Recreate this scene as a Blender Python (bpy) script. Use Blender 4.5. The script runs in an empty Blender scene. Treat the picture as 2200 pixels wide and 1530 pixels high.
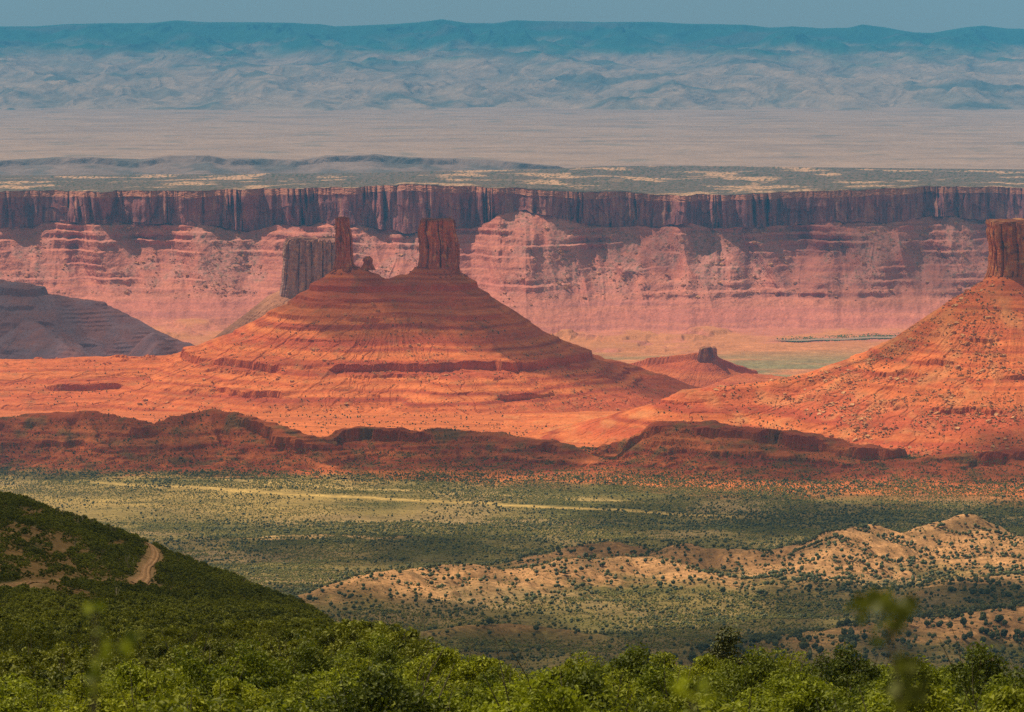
import bpy, math, random
import numpy as np
from mathutils import Vector, Matrix
R = math.radians
rng = np.random.default_rng(11); random.seed(5)
scene = bpy.context.scene
COL = scene.collection

# ------------------------------------------------------------------ camera
F = 7827.0                      # focal length in photo pixels (2200 px wide photo)
Y0 = -10.0                      # photo row of the true horizon
TH = math.atan((765 - Y0) / F)
cd = bpy.data.cameras.new('camera'); cam = bpy.data.objects.new('camera', cd); COL.objects.link(cam)
cd.sensor_width = 36; cd.lens = 36 * F / 2200; cd.clip_start = 0.5; cd.clip_end = 150000
cam.location = (0, 0, 0); cam.rotation_euler = (math.pi / 2 - TH, 0, 0)
cd.dof.use_dof = True; cd.dof.focus_distance = 2500; cd.dof.aperture_fstop = 8
scene.camera = cam

# ------------------------------------------------------------------ sun, sky, exposure
SUN = np.array([-0.47, 0.30, 0.83]); SUN /= np.linalg.norm(SUN)
EL = math.asin(SUN[2]); AZ = math.atan2(SUN[0], SUN[1])
world = bpy.data.worlds.new('World'); scene.world = world; world.use_nodes = True
wt = world.node_tree; bg = wt.nodes['Background']
sky = wt.nodes.new('ShaderNodeTexSky'); sky.sky_type = 'NISHITA'; sky.sun_disc = False
sky.sun_elevation = EL; sky.sun_rotation = AZ; sky.altitude = 2000; sky.air_density = 1.0; sky.dust_density = 1.5; sky.ozone_density = 1.0
hs_ = wt.nodes.new('ShaderNodeHueSaturation'); hs_.inputs['Saturation'].default_value = .45      # dusty, hazy sky
wt.links.new(sky.outputs[0], hs_.inputs['Color']); 
dv = wt.nodes.new('ShaderNodeMix'); dv.data_type = 'RGBA'; dv.inputs[0].default_value = .65; dv.inputs[7].default_value = (11.5, 10.2, 6.0, 1)      # dust veil over the whole sky
wt.links.new(hs_.outputs[0], dv.inputs[6]); wt.links.new(dv.outputs[2], bg.inputs[0]); bg.inputs[1].default_value = 0.038
ld = bpy.data.lights.new('sun', 'SUN'); ld.energy = 4.8; ld.angle = R(0.53); ld.color = (1.0, 0.84, 0.62)
lo = bpy.data.objects.new('sun', ld); COL.objects.link(lo)
lo.rotation_euler = Vector(SUN).to_track_quat('Z', 'Y').to_euler(); lo.location = (0, 0, 3000)
scene.view_settings.view_transform = 'Standard'; scene.view_settings.look = 'None'
scene.view_settings.exposure = 0.28; scene.view_settings.gamma = 1
scene.render.engine = 'CYCLES'
scene.cycles.use_denoising = False
scene.cycles.max_bounces = 5; scene.cycles.diffuse_bounces = 2; scene.cycles.transparent_max_bounces = 24; scene.cycles.volume_bounces = 0

# ------------------------------------------------------------------ pixel <-> world
def ray(px, py):
    px = np.asarray(px, float); py = np.asarray(py, float)
    a = (px - 1100) / F; b = (765 - py) / F
    yy = math.cos(TH) + b * math.sin(TH)
    return a / yy, (b * math.cos(TH) - math.sin(TH)) / yy
def P(px, py, D):
    a, s = ray(px, py); return np.stack([a * D, np.ones_like(a) * D, s * D], -1)
def XA(px): return (np.asarray(px, float) - 1100) / F      # approx. x per metre of distance
def ZP(py, D): return ray(1100.0, py)[1] * D
def lerp(a, b, t): return a + (b - a) * t
def sst(a, b, x):
    t = np.clip((x - a) / (b - a), 0, 1); return t * t * (3 - 2 * t)

# ------------------------------------------------------------------ noise
_g = np.random.default_rng(3).uniform(0, 2 * np.pi, 1024)
_GX = np.cos(_g).astype(np.float32); _GY = np.sin(_g).astype(np.float32)
def _h(ix, iy, s):
    n = ix.astype(np.uint32) * np.uint32(374761393) + iy.astype(np.uint32) * np.uint32(668265263) + np.uint32((s * 1442695041) & 0xffffffff)
    n = (n ^ (n >> np.uint32(13))) * np.uint32(1274126177); n ^= n >> np.uint32(16)
    return (n & np.uint32(1023)).astype(np.int64)
def noise(x, y, s=0):
    x, y = np.broadcast_arrays(np.asarray(x, np.float64), np.asarray(y, np.float64))
    xf = np.floor(x); yf = np.floor(y); ix = xf.astype(np.int64); iy = yf.astype(np.int64)
    fx = (x - xf).astype(np.float32); fy = (y - yf).astype(np.float32)
    u = fx * fx * fx * (fx * (fx * 6 - 15) + 10); v = fy * fy * fy * (fy * (fy * 6 - 15) + 10)
    def d(i, j):
        k = _h(ix + i, iy + j, s); return _GX[k] * (fx - i) + _GY[k] * (fy - j)
    a = d(0, 0); b = d(1, 0); c = d(0, 1); e = d(1, 1)
    return ((a + (b - a) * u) * (1 - v) + (c + (e - c) * u) * v) * 1.5
def fbm(x, y, o=4, s=0, g=.5):
    t = 0; a = 1; n = 0
    for i in range(o):
        t = t + a * noise(x * 2 ** i, y * 2 ** i, s + i * 17); n += a; a *= g
    return t / n
def ridg(x, y, o=3, s=0, g=.5):
    t = 0; a = 1; n = 0
    for i in range(o):
        t = t + a * (1 - np.abs(noise(x * 2 ** i, y * 2 ** i, s + i * 17))) ; n += a; a *= g
    return t / n

# ------------------------------------------------------------------ tagging and mesh building
def tag(o, label=None, cat=None, group=None, kind=None):
    if label: o['label'] = label
    if cat: o['category'] = cat
    if group: o['group'] = group
    if kind: o['kind'] = kind
    return o
def add_mesh(name, V, Fc, mat, col=None, smooth=False, parent=None, nper=4):
    me = bpy.data.meshes.new(name)
    V = np.asarray(V, np.float32); Fc = np.asarray(Fc, np.int32)
    me.vertices.add(len(V)); me.vertices.foreach_set('co', V.ravel())
    me.loops.add(Fc.size); me.loops.foreach_set('vertex_index', Fc.ravel())
    me.polygons.add(len(Fc)); me.polygons.foreach_set('loop_start', np.arange(len(Fc), dtype=np.int32) * Fc.shape[1])
    me.polygons.foreach_set('loop_total', np.full(len(Fc), Fc.shape[1], np.int32))
    me.polygons.foreach_set('use_smooth', np.full(len(Fc), bool(smooth)))
    me.update(calc_edges=True)
    if col is not None:
        at = me.color_attributes.new('Col', 'FLOAT_COLOR', 'POINT')
        c = np.ones((len(V), 4), np.float32); c[:, :3] = col; at.data.foreach_set('color', c.ravel())
    me.materials.append(mat)
    o = bpy.data.objects.new(name, me); COL.objects.link(o)
    if parent: o.parent = parent
    return o
def grid(name, X, Y, Z, mat, col=None, mask=None, smooth=False, wrap=False):
    nr, nc = X.shape
    idx = np.arange(nr * nc).reshape(nr, nc)
    if wrap: idx = np.concatenate([idx, idx[:, :1]], 1)
    q = np.stack([idx[:-1, :-1], idx[:-1, 1:], idx[1:, 1:], idx[1:, :-1]], -1).reshape(-1, 4)
    V = np.stack([X, Y, Z], -1).reshape(-1, 3)
    C = None if col is None else np.asarray(col).reshape(-1, 3)
    if mask is not None:
        q = q[mask.ravel()[q].any(1)]
        used = np.zeros(len(V), bool); used[q.ravel()] = True
        re = np.cumsum(used) - 1
        V = V[used]; q = re[q]; C = None if C is None else C[used]
    return add_mesh(name, V, q, mat, C, smooth)
def mixc(a, b, t):
    t = np.asarray(t)[..., None]; return np.asarray(a) * (1 - t) + np.asarray(b) * t

# ------------------------------------------------------------------ materials
def nodes(name):
    m = bpy.data.materials.new(name); m.use_nodes = True; nt = m.node_tree
    return m, nt, nt.nodes['Principled BSDF'], (lambda t: nt.nodes.new(t)), nt.links.new
def earth_mat(name, scales, amps, bump, bscale, stretch=(1, 1, 1), rough=.95):
    """vertex albedo x two scales of procedural noise, with procedural bump"""
    m, nt, bs, N, L = nodes(name)
    at = N('ShaderNodeAttribute'); at.attribute_name = 'Col'
    tc = N('ShaderNodeTexCoord'); mp = N('ShaderNodeMapping'); mp.inputs['Scale'].default_value = stretch
    L(tc.outputs['Object'], mp.inputs[0])
    cur = at.outputs['Color']
    for sc, am in zip(scales, amps):
        n = N('ShaderNodeTexNoise'); n.inputs['Scale'].default_value = 1 / sc; n.inputs['Detail'].default_value = 4; n.inputs['Roughness'].default_value = .65
        L(mp.outputs[0], n.inputs['Vector'])
        r = N('ShaderNodeMapRange'); r.inputs[1].default_value = .3; r.inputs[2].default_value = .7
        r.inputs[3].default_value = 1 - am; r.inputs[4].default_value = 1 + am; L(n.outputs[0], r.inputs[0])
        mx = N('ShaderNodeMix'); mx.data_type = 'RGBA'; mx.blend_type = 'MULTIPLY'; mx.inputs[0].default_value = 1
        L(cur, mx.inputs[6]); L(r.outputs[0], mx.inputs[7]); cur = mx.outputs[2]
    L(cur, bs.inputs['Base Color']); bs.inputs['Roughness'].default_value = rough; bs.inputs['Specular IOR Level'].default_value = .1
    if bump:
        n = N('ShaderNodeTexNoise'); n.inputs['Scale'].default_value = 1 / bscale; n.inputs['Detail'].default_value = 6; n.inputs['Roughness'].default_value = .7
        L(mp.outputs[0], n.inputs['Vector'])
        b = N('ShaderNodeBump'); b.inputs['Strength'].default_value = .8; b.inputs['Distance'].default_value = bump
        L(n.outputs[0], b.inputs['Height']); L(b.outputs[0], bs.inputs['Normal'])
    return m
def leaf_mat(name, c1, c2, trans=.3):
    """leaf colour varies leaf by leaf through the Col attribute (0..1 in red)"""
    m, nt, bs, N, L = nodes(name)
    at = N('ShaderNodeAttribute'); at.attribute_name = 'Col'
    oi = N('ShaderNodeObjectInfo')
    ad = N('ShaderNodeMath'); ad.operation = 'MULTIPLY_ADD'; ad.inputs[1].default_value = .5; ad.inputs[2].default_value = -.2; L(oi.outputs['Random'], ad.inputs[0])
    sm = N('ShaderNodeMath'); sm.operation = 'ADD'; sm.use_clamp = True; L(at.outputs['Fac'], sm.inputs[0]); L(ad.outputs[0], sm.inputs[1])
    mx = N('ShaderNodeMix'); mx.data_type = 'RGBA'; mx.inputs[6].default_value = (*c1, 1); mx.inputs[7].default_value = (*c2, 1); L(sm.outputs[0], mx.inputs[0])
    L(mx.outputs[2], bs.inputs['Base Color']); bs.inputs['Roughness'].default_value = .6; bs.inputs['Specular IOR Level'].default_value = .2
    if trans:
        tr = N('ShaderNodeBsdfTranslucent'); L(mx.outputs[2], tr.inputs[0])
        ms = N('ShaderNodeMixShader'); ms.inputs[0].default_value = trans
        L(bs.outputs[0], ms.inputs[1]); L(tr.outputs[0], ms.inputs[2]); L(ms.outputs[0], nt.nodes['Material Output'].inputs[0])
    return m
M = {}
M['rock'] = earth_mat('red_rock', (60, 6), (.12, .22), 2.2, 5, (1, 1, 2.2))
M['tower'] = earth_mat('tower_rock', (25, 4), (.2, .28), 1.5, 4, (1, 1, .45))
M['rim'] = earth_mat('rim_rock', (70, 9), (.15, .25), 4, 9, (1, 1, 1))
M['soil'] = earth_mat('valley_soil', (90, 24, 6), (.22, .25, .38), 1.6, 4)
M['far'] = earth_mat('far_land', (500, 60), (.18, .2), 30, 120)
M['near'] = earth_mat('hillside_soil', (5, .6), (.25, .35), .25, .8)
M['juniper'] = leaf_mat('juniper_green', (.026, .034, .007), (.10, .11, .022), 0)
M['oakleaf'] = leaf_mat('oak_leaf', (.046, .072, .005), (.29, .335, .014), .35)
M['oakyellow'] = leaf_mat('oak_leaf_yellow', (.065, .09, .006), (.32, .35, .014), .35)
M['oakdark'] = leaf_mat('oak_leaf_dark', (.030, .048, .006), (.17, .205, .014), .3)
M['sprigleaf'] = leaf_mat('sprig_leaf', (.030, .042, .006), (.10, .115, .012), .3)
M['darkleaf'] = leaf_mat('dark_leaf', (.040, .058, .006), (.20, .215, .014), .25)
def plain(name, c, rough=.9):
    m, nt, bs, N, L = nodes(name); n = N('ShaderNodeTexNoise'); n.inputs['Scale'].default_value = 3; n.inputs['Detail'].default_value = 5
    r = N('ShaderNodeMapRange'); r.inputs[3].default_value = .7; r.inputs[4].default_value = 1.3; L(n.outputs[0], r.inputs[0])
    mx = N('ShaderNodeMix'); mx.data_type = 'RGBA'; mx.blend_type = 'MULTIPLY'; mx.inputs[0].default_value = 1; mx.inputs[6].default_value = (*c, 1); L(r.outputs[0], mx.inputs[7])
    tc = N('ShaderNodeTexCoord'); L(tc.outputs['Object'], n.inputs['Vector'])
    L(mx.outputs[2], bs.inputs['Base Color']); bs.inputs['Roughness'].default_value = rough; return m
M['bark'] = plain('bark', (.055, .042, .03)); M['deadwood'] = plain('dead_wood', (.35, .30, .25))
M['water'] = plain('river_water', (.30, .24, .18), .25)

# ------------------------------------------------------------------ albedo of the red rock country
def red_albedo(x, y, z, seed=0, strata=1.0, period=9.0):
    w = fbm(x / 180, y / 180, 2, 5 + seed) * 5
    s1 = noise((z + w) / period, x / 900, 31 + seed); s2 = noise((z + w) / (period * 4.3), x / 1500, 47 + seed)
    c = np.zeros(x.shape + (3,)) + np.array([.54, .138, .040])
    s0 = noise((z + w * .6) / (period * .45), x / 500, 37 + seed)
    c = mixc(c, [.42, .080, .026], np.clip(s0 * 1.2, 0, .6) * strata)
    c = mixc(c, [.30, .050, .024], np.clip(s1 * 1.3, 0, .8) * strata)
    c = mixc(c, [.66, .20, .065], np.clip(-s1 * 1.1, 0, .6) * strata)
    c = mixc(c, [.45, .085, .036], np.clip(s2 * 1.2, 0, .6) * strata)
    m = fbm(x / 60, y / 60, 4, 77 + seed)
    return c * (1 + .22 * m)[..., None]

# ------------------------------------------------------------------ land forms
def dense(pts, step):
    out = []
    for a, b in zip(pts[:-1], pts[1:]):
        n = max(1, int(np.hypot(*(b[:2] - a[:2])) / step)); out += [a + (b - a) * k / n for k in range(n)]
    return np.array(out + [pts[-1]])
def seg_field(x, y, pts):
    """distance to a polyline and the third coordinate interpolated along it"""
    pts = np.asarray(pts, float); best = np.full(x.shape, 1e12); zz = np.zeros(x.shape)
    for a, b in zip(pts[:-1], pts[1:]):
        d = b[:2] - a[:2]; t = np.clip(((x - a[0]) * d[0] + (y - a[1]) * d[1]) / max(d @ d, 1e-6), 0, 1)
        q = (x - a[0] - d[0] * t) ** 2 + (y - a[1] - d[1] * t) ** 2
        m = q < best; best = np.where(m, q, best); zz = np.where(m, a[2] + (b[2] - a[2]) * t, zz)
    return np.sqrt(best), zz
_GD = np.array([2300, 2900, 3300, 3600, 4000, 4450, 4900, 5350, 5800, 6250, 6700, 7000, 7600, 8300, 9000, 9500, 10500, 11500, 12000, 14500.])
_GZ = np.array([ZP(p, d) for p, d in zip([1560, 1450, 1400, 1350, 1300, 1250, 1200, 1150, 1100, 1050, 1003], _GD[:11])] + [-880, -915, -965, -1020, -1062, -1155, -1236, -1252, -1254])
def ground(x, y):
    z = np.interp(y, _GD, _GZ)
    near = sst(6200, 5200, y)
    z = z + fbm(x / 420, y / 420, 4, 9) * lerp(3, 15, near) + fbm(x / 45, y / 45, 3, 19) * lerp(.4, 2.2, near)
    return z
# valley hills laid on the ground: crest line in (px, py, D), width, shape
def hill(pts, w, power=2.0, rough=.18, ledge=0, seed=0, front=None):
    q = []
    for px, py, D in pts:
        p = P(px, py, D); q.append((p[0], p[1], p[2]))
    q = np.array(q); h = q[:, 2] - ground(q[:, 0], q[:, 1])
    return dict(pts=np.column_stack([q[:, :2], h]), w=w, p=power, rough=rough, ledge=ledge, seed=seed, front=front or w)
def hill_h(hh, x, y, both=False):
    s = hh['seed']; w = hh['w']
    wx = x + fbm(x / 130, y / 130, 3, 60 + s) * w * .35; wy = y + fbm(x / 130, y / 130, 3, 80 + s) * w * .35
    if 'dn' not in hh: hh['dn'] = dense(hh['pts'], w * .3)
    num = np.zeros(x.shape); den = np.zeros(x.shape); dm = np.full(x.shape, 1e9)
    for q in hh['dn']:
        d2 = (wx - q[0]) ** 2 + (wy - q[1]) ** 2; k = 1 / (d2 + (w * .18) ** 2) ** 2; num += k * q[2]; den += k
    d, _ = seg_field(wx, wy, hh['pts']); h = num / den
    gull = 1 + hh['rough'] * (ridg(x / 70, y / 150, 3, 90 + s) - .75) * 2
    r_ = h * np.exp(-(d / w / gull) ** hh['p'])
    if s == 5: r_ = r_ * (1 + .45 * (ridg((y + x * .35) / 85, x / 420, 2, 97) - .8))
    return (r_, h) if both else r_
SANDY = [
 hill([(560,1306,3800),(640,1288,3850),(740,1252,3950),(850,1224,4050),(960,1212,4150),(1040,1214,4200)], 78, 1.6, .5, 0, 1),
 hill([(830,1318,3870),(950,1262,4020),(1090,1222,4160),(1240,1200,4270),(1390,1192,4310),(1500,1222,4250),(1620,1278,4110)], 92, 1.7, .5, 0, 2),
 hill([(1060,1232,4500),(1180,1188,4600),(1300,1160,4650),(1390,1168,4650),(1440,1190,4650)], 95, 1.7, .4, 0, 3),
 hill([(1420,1190,4500),(1490,1164,4560),(1590,1180,4520),(1660,1214,4450)], 75, 1.7, .4, 0, 4),
 hill([(1600,1290,4050),(1690,1230,4270),(1790,1170,4500),(1850,1132,4640),(1900,1130,4680),(1940,1142,4700),(2030,1115,4740),(2092,1105,4750),(2112,1140,4690),(2130,1200,4500)], 125, 1.35, .5, 0, 5),
 hill([(1960,1290,3950),(2080,1240,4190),(2200,1230,4300),(2350,1215,4350)], 90, 1.8, .35, 0, 6),
 hill([(920,1352,3400),(1000,1341,3440),(1090,1338,3460),(1180,1345,3460),(1290,1360,3430)], 34, 1.6, .3, 0, 8),
 hill([(1640,1396,3080),(1800,1354,3220),(1960,1332,3280),(2100,1312,3330),(2300,1292,3380)], 95, 1.8, .4, 0, 7),
]
REDH = [
 hill([(-260,895,6950),(-60,905,6900),(60,893,6900),(190,881,6900),(310,905,6850)], 105, 1.25, .5, 1, 11),
 hill([(300,918,6800),(380,892,6850),(460,878,6880),(540,893,6850),(620,925,6800),(680,960,6750)], 108, 1.2, .5, 1, 12),
 hill([(690,965,6800),(760,925,6850),(800,919,6850),(900,925,6850),(960,918,6850),(1060,930,6820),(1160,950,6750),(1290,985,6700)], 105, 1.2, .55, 1, 13),
 hill([(1300,985,6780),(1370,935,6800),(1410,903,6800),(1500,908,6780),(1600,918,6750),(1700,930,6700),(1800,952,6650),(1900,976,6600)], 115, 1.25, .5, 1, 14),
 hill([(1900,985,6600),(2000,985,6550),(2100,975,6600),(2350,975,6600)], 120, 1.3, .5, 1, 15),
]
def ledge_fn(z, zc, drop, w, span):
    return drop * (sst(-w, w, z - zc) - np.clip((z - zc) / span + .5, 0, 1))
def red_ledges(x, y, z, hrel, seed):
    for i, (f, dr) in enumerate(((.84, 30 if seed == 14 else 22), (.60, 10), (.42, 7))):
        cov = sst(-.15 - (.3 if seed == 14 and i == 0 else 0), .25, fbm(x / 160, y / 160, 3, 200 + seed * 7 + i))
        off = fbm(x / 45, y / 45, 3, 230 + seed + i) * 5
        zc = hrel * f
        z = z + ledge_fn(z + off, zc, dr, 1.0, 30) * cov
    return z
def terr(x, y):
    """ground plus every valley hill"""
    g = ground(x, y); h = np.zeros(x.shape)
    for H in SANDY + REDH: h = np.maximum(h, hill_h(H, x, y))
    return g + h

def polar(pxs, Ds):
    a = XA(pxs)[None, :]; D = np.asarray(Ds, float)[:, None]
    return a * D, D + 0 * a

def veg_noise(x, y): return fbm(x / 260, y / 420, 4, 301)
def ground_albedo(x, y, z):
    px = 1100 + F * x / y
    D = y
    c = np.zeros(x.shape + (3,)) + np.array([.165, .122, .040])           # olive brown steppe
    v = veg_noise(x, y)
    c = mixc(c, [.095, .085, .022], sst(-.1, .3, v) * .85)                  # green sage flats
    c = mixc(c, [.26, .175, .085], sst(.0, .4, -v) * .7)
    # yellow grass, far left meadows
    c = mixc(c, [.29, .20, .065], sst(5450, 5900, D) * sst(6900, 6500, D) * sst(1250, 500, px) * sst(-.4, .25, fbm(x / 300, y / 150, 3, 305)))
    # red soil in the far right and towards the buttes
    rs = np.clip(sst(6250, 6700, D + fbm(x / 220, y / 220, 3, 307) * 260 + (px - 1000) * .42), 0, 1)
    ra = red_albedo(x, y, z, 3, .3)
    c = mixc(c, ra * .95, rs * .9)
    # mown pale strip and bare lines across the flats, red wash at the hill feet
    yl = 6360 - (px - 200) * .49
    c = mixc(c, [.43, .29, .095], np.exp(-((D - yl + fbm(x / 160, y / 160, 2, 321) * 25) / 24) ** 2) * sst(120, 260, px) * sst(1660, 1500, px) * .95)
    c = mixc(c, [.50, .34, .13], np.exp(-((D - yl - 190 + fbm(x / 90, y / 90, 3, 322) * 60) / 26) ** 2) * sst(300, 500, px) * sst(1500, 1300, px) * .6)
    c = mixc(c, [.55, .33, .15], np.exp(-((D - 5260 + fbm(x / 110, y / 110, 3, 323) * 110) / 22) ** 2) * sst(420, 560, px) * sst(1250, 900, px) * .8)
    c = mixc(c, [.58, .17, .05], np.exp(-((D - 6560 + (px - 700) * .28 + fbm(x / 110, y / 110, 3, 324) * 110) / 60) ** 2) * sst(600, 760, px) * sst(2050, 1900, px) * .9)
    # broad pale valley beyond
    c = mixc(c, [.46, .185, .085], sst(10600, 12000, D) * .85)
    c = mixc(c, [.17, .17, .085], sst(-.3, .02, fbm(x / 900, y / 260, 3, 311)) * sst(9000, 11300, D) * sst(13100, 12300, D) * .85)
    c = mixc(c, [.52, .205, .095], sst(12900, 13600, D) * .7)
    return c

# ------------------------------------------------------------------ valley ground
pxs = np.arange(-330, 2535, 2.3)
Ds = np.concatenate([np.arange(2350, 5200, 7.5), np.arange(5200, 7300, 8.5), np.arange(7300, 9800, 22), np.arange(9800, 14900, 28)])
X, Y = polar(pxs, Ds); Z = ground(X, Y)
C = ground_albedo(X, Y, Z)
# pale grass strip and dirt tracks are laid later as thin sheets
o = grid('ground', X, Y, Z, M['soil'], C, smooth=True); tag(o, 'broad scrub covered valley floor below the red buttes', 'valley floor', kind='structure')

def hill_obj(H, name, label, albedo, d=3.2, mat='soil', ledges=False, smooth=True, pad=2.9):
    p = H['pts']; W = H['w'] * pad
    xs = np.arange(p[:, 0].min() - W, p[:, 0].max() + W, d); ys = np.arange(p[:, 1].min() - W, p[:, 1].max() + W, d * 1.2)
    x, y = np.meshgrid(xs, ys); h, hc = hill_h(H, x, y, True); g = ground(x, y); z = h
    if ledges:
        ht = hc
        z = red_ledges(x, y, h + fbm(x / 40, y / 40, 4, 400 + H['seed']) * 5 * sst(2, 14, h), ht, H['seed'])
        q = (g + z + fbm(x / 70, y / 70, 3, 460) * 4) / 6.5; fq = q - np.floor(q); z = z + (np.floor(q) + sst(.36, .64, fq) - q) * 3.6 * sst(-.2, .2, fbm(x / 110, y / 60, 3, 461)) + fbm(x / 13, y / 13, 3, 462) * 1.3
        z = np.where(h < 5, lerp(h, z, sst(.5, 5, h)), z)
    else:
        z = h + fbm(x / 26, y / 26, 4, 420 + H['seed']) * 2.2 * sst(1, 8, h) - (1 - ridg(x / 38, y / 90, 2, 430 + H['seed'])) * 5 * sst(2, 12, h)
    zz = g + z - .25
    px = 1100 + F * x / y
    mask = (h > .55) & (px > -340) & (px < 2540)
    o = grid(name, x, y, zz, M[mat], albedo(x, y, zz, z), mask, smooth)
    return tag(o, label, 'hill', kind='structure')
def sandy_alb(x, y, z, h):
    c = ground_albedo(x, y, z)
    s = sst(6, 24, h + fbm(x / 70, y / 70, 3, 440) * 12)
    n = fbm(x / 60, y / 60, 3, 441)
    sand = mixc(np.zeros(x.shape + (3,)) + np.array([.43, .225, .10]), [.28, .155, .068], sst(-.1, .4, n))
    return mixc(c, sand, s * .92)
def redhill_alb(x, y, z, h):
    c = red_albedo(x, y, z, 6, .9, 7) * .76
    g = fbm(x / 50, y / 50, 4, 450)
    c = mixc(c, [.12, .105, .04], sst(.0, .4, g) * .6)
    return mixc(ground_albedo(x, y, z), c, sst(.6, 6, h))
SL = ['low tan hill dotted with junipers beside the green spur', 'long sunlit sandy hill dotted with dark junipers', 'rounded olive hill behind the long sandy hill',
      'small brown knoll between the sandy hills', 'tall sunlit tan ridge striped with rows of junipers', 'brown scrub slope right of the tall tan ridge', 'small pale sandy cut bank just beyond the bright scrub', 'dark juniper covered rise just beyond the bright oak scrub']
for H, l in zip(SANDY, SL): hill_obj(H, 'hill', l, sandy_alb)
RL = ['shaded red hill with a dark cliff at the far left', 'domed red hill with ledges left of centre', 'low broken red hill below the big butte', 'flat topped red hill with a cliff rim below the right slope', 'low shrubby red rise at the right edge']
for H, l in zip(REDH, RL): hill_obj(H, 'hill', l, redhill_alb, 2.6, 'rock', True, False)

# ------------------------------------------------------------------ buttes (height fields with cliff bands)
def butte_h(x, y, B):
    wx = x + fbm(x / 240, y / 240, 3, B['s']) * B.get('wob', 26); wy = y + fbm(x / 240, y / 240, 3, B['s'] + 5) * B.get('wob', 26)
    z = np.full(x.shape, -5000.)
    for pts, prof in B['ridges']:
        d, _ = seg_field(wx, wy, pts); num = 0.; den = 0.
        for q in dense(np.asarray(pts, float), 30):
            k = 1 / ((wx - q[0]) ** 2 + (wy - q[1]) ** 2 + B.get('eps', 900.)) ** 2; num = num + k * q[2]; den = den + k
        zc = num / den
        gul = (ridg(np.arctan2(x - B['c'][0], y - B['c'][1]) * 9, d / 420, 3, B['s'] + 9) - .72)
        if 'asym' in B: d = d * lerp(.87, 1, sst(B['c'][0] - 200, B['c'][0] + 60, x))
        d = d * (1 + .07 * noise(np.arctan2(x - B['c'][0], B['c'][1] - y) * 1.9, 0 * d + .3, B['s'] + 8))
        d = d * (1 - .025 * gul * sst(40, 200, d)) - gul * 5 * sst(60, 200, d)
        z = np.maximum(z, zc - np.interp(d, prof[0], prof[1]))
    z = z + fbm(x / 55, y / 55, 4, B['s'] + 3) * 3.0
    for i, (zc, dr, w, lo) in enumerate(B['bands']):
        cov = sst(lo, lo + .3, fbm(x / 210, y / 210, 3, B['s'] + 20 + i))
        off = fbm(x / 60, y / 60, 4, B['s'] + 40 + i) * B.get('off', 5) + fbm(x / 260, y / 260, 2, B['s'] + 50) * 9 + ridg(x / 16, y / 16, 2, B['s'] + 60 + i) * 2.2
        z = z + ledge_fn(z + off, zc, dr, w, B.get('span', 44)) * cov
    t = fbm(x / 120, y / 120, 3, B['s'] + 80)                     # thin ledges all over
    p = B.get('per', 9.0); f = (z + t * 4) / p; fr = f - np.floor(f)
    z = z + (np.floor(f) + sst(.38, .62, fr) - f) * p * .40 * sst(-.1, .35, fbm(x / 150, y / 90, 3, B['s'] + 90)) * B.get('thin', lambda q: 1.0)(z)
    an = np.arctan2(x - B['c'][0], B['c'][1] - y) * 11 + fbm(x / 90, y / 90, 3, B['s'] + 95) * 1.2
    rl = sst(.90, 1.0, 1 - np.abs(noise(an, 0 * an + .5, B['s'] + 96))) + .7 * sst(.92, 1.0, 1 - np.abs(noise(an * 2.3, 0 * an + .5, B['s'] + 97)))
    z = z - rl * 2.0 * sst(B.get('rz', -700), B.get('rz', -700) - 60, z) + fbm(x / 17, y / 17, 3, B['s'] + 98) * 1.1
    return z
def pt(px, py, D): return tuple(P(px, py, D))
def gentle(*a): return (np.array(a[0::2], float), np.array(a[1::2], float))
cl = lambda px, D: XA(px) * D
B1 = dict(asym=1, eps=300., wob=11, thin=lambda q: lerp(.18, 1.0, sst(-850, -800, q)), rz=-760, s=500, c=(cl(850, 9200), 9200), bands=[(-731, 13, 1.0, -.9), (-758, 8, 1.0, -.35), (-772, 7, 1, -.3), (-800, 9, 1.0, -.1), (-823, 6, 1.0, -.1), (-846, 6, 1, .0), (-868, 5, 1, 0), (-902, 20, 1.3, -.34), (-919, 8, 1, -.1), (-956, 15, 1.2, -.02), (-940, 6, 1, 0)],
  ridges=[
   ([(cl(738, 9200), 9200, -684), (cl(775, 9200), 9200, -686), (cl(800, 9200), 9195, -697), (cl(830, 9200), 9190, -716), (cl(862, 9200), 9200, -704), (cl(905, 9200), 9200, -683), (cl(968, 9200), 9205, -682)],
     gentle(0, 0, 16, 3, 110, 77, 137, 94, 243, 163, 372, 224, 400, 235, 430, 248, 700, 346, 1100, 440)),
   ([(cl(948, 9200), 9185, -694), (cl(1005, 9050), 9050, -786), (cl(1085, 8900), 8880, -893)], gentle(0, 0, 8, 2, 60, 38, 200, 128, 500, 300)),
   ([(cl(480, 9250), 9250, -912), (cl(250, 9200), 9200, -916), (cl(0, 9150), 9150, -916), (cl(-330, 9100), 9100, -916)], gentle(0, 0, 60, 2, 110, 10, 420, 110, 800, 170)),
   ([(cl(1230, 9300), 9300, -900), (cl(1330, 9250), 9250, -930), (cl(1410, 9200), 9200, -958)], gentle(0, 0, 30, 4, 90, 34, 300, 110, 500, 160)),
   ([(cl(980, 8760), 8760, -912), (cl(1060, 8800), 8800, -905)], gentle(0, 0, 40, 6, 260, 96, 500, 160)),
   ([(cl(900, 8620), 8620, -956), (cl(1010, 8620), 8620, -956)], gentle(0, 0, 30, 3, 200, 60, 500, 120)),
  ])
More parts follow.
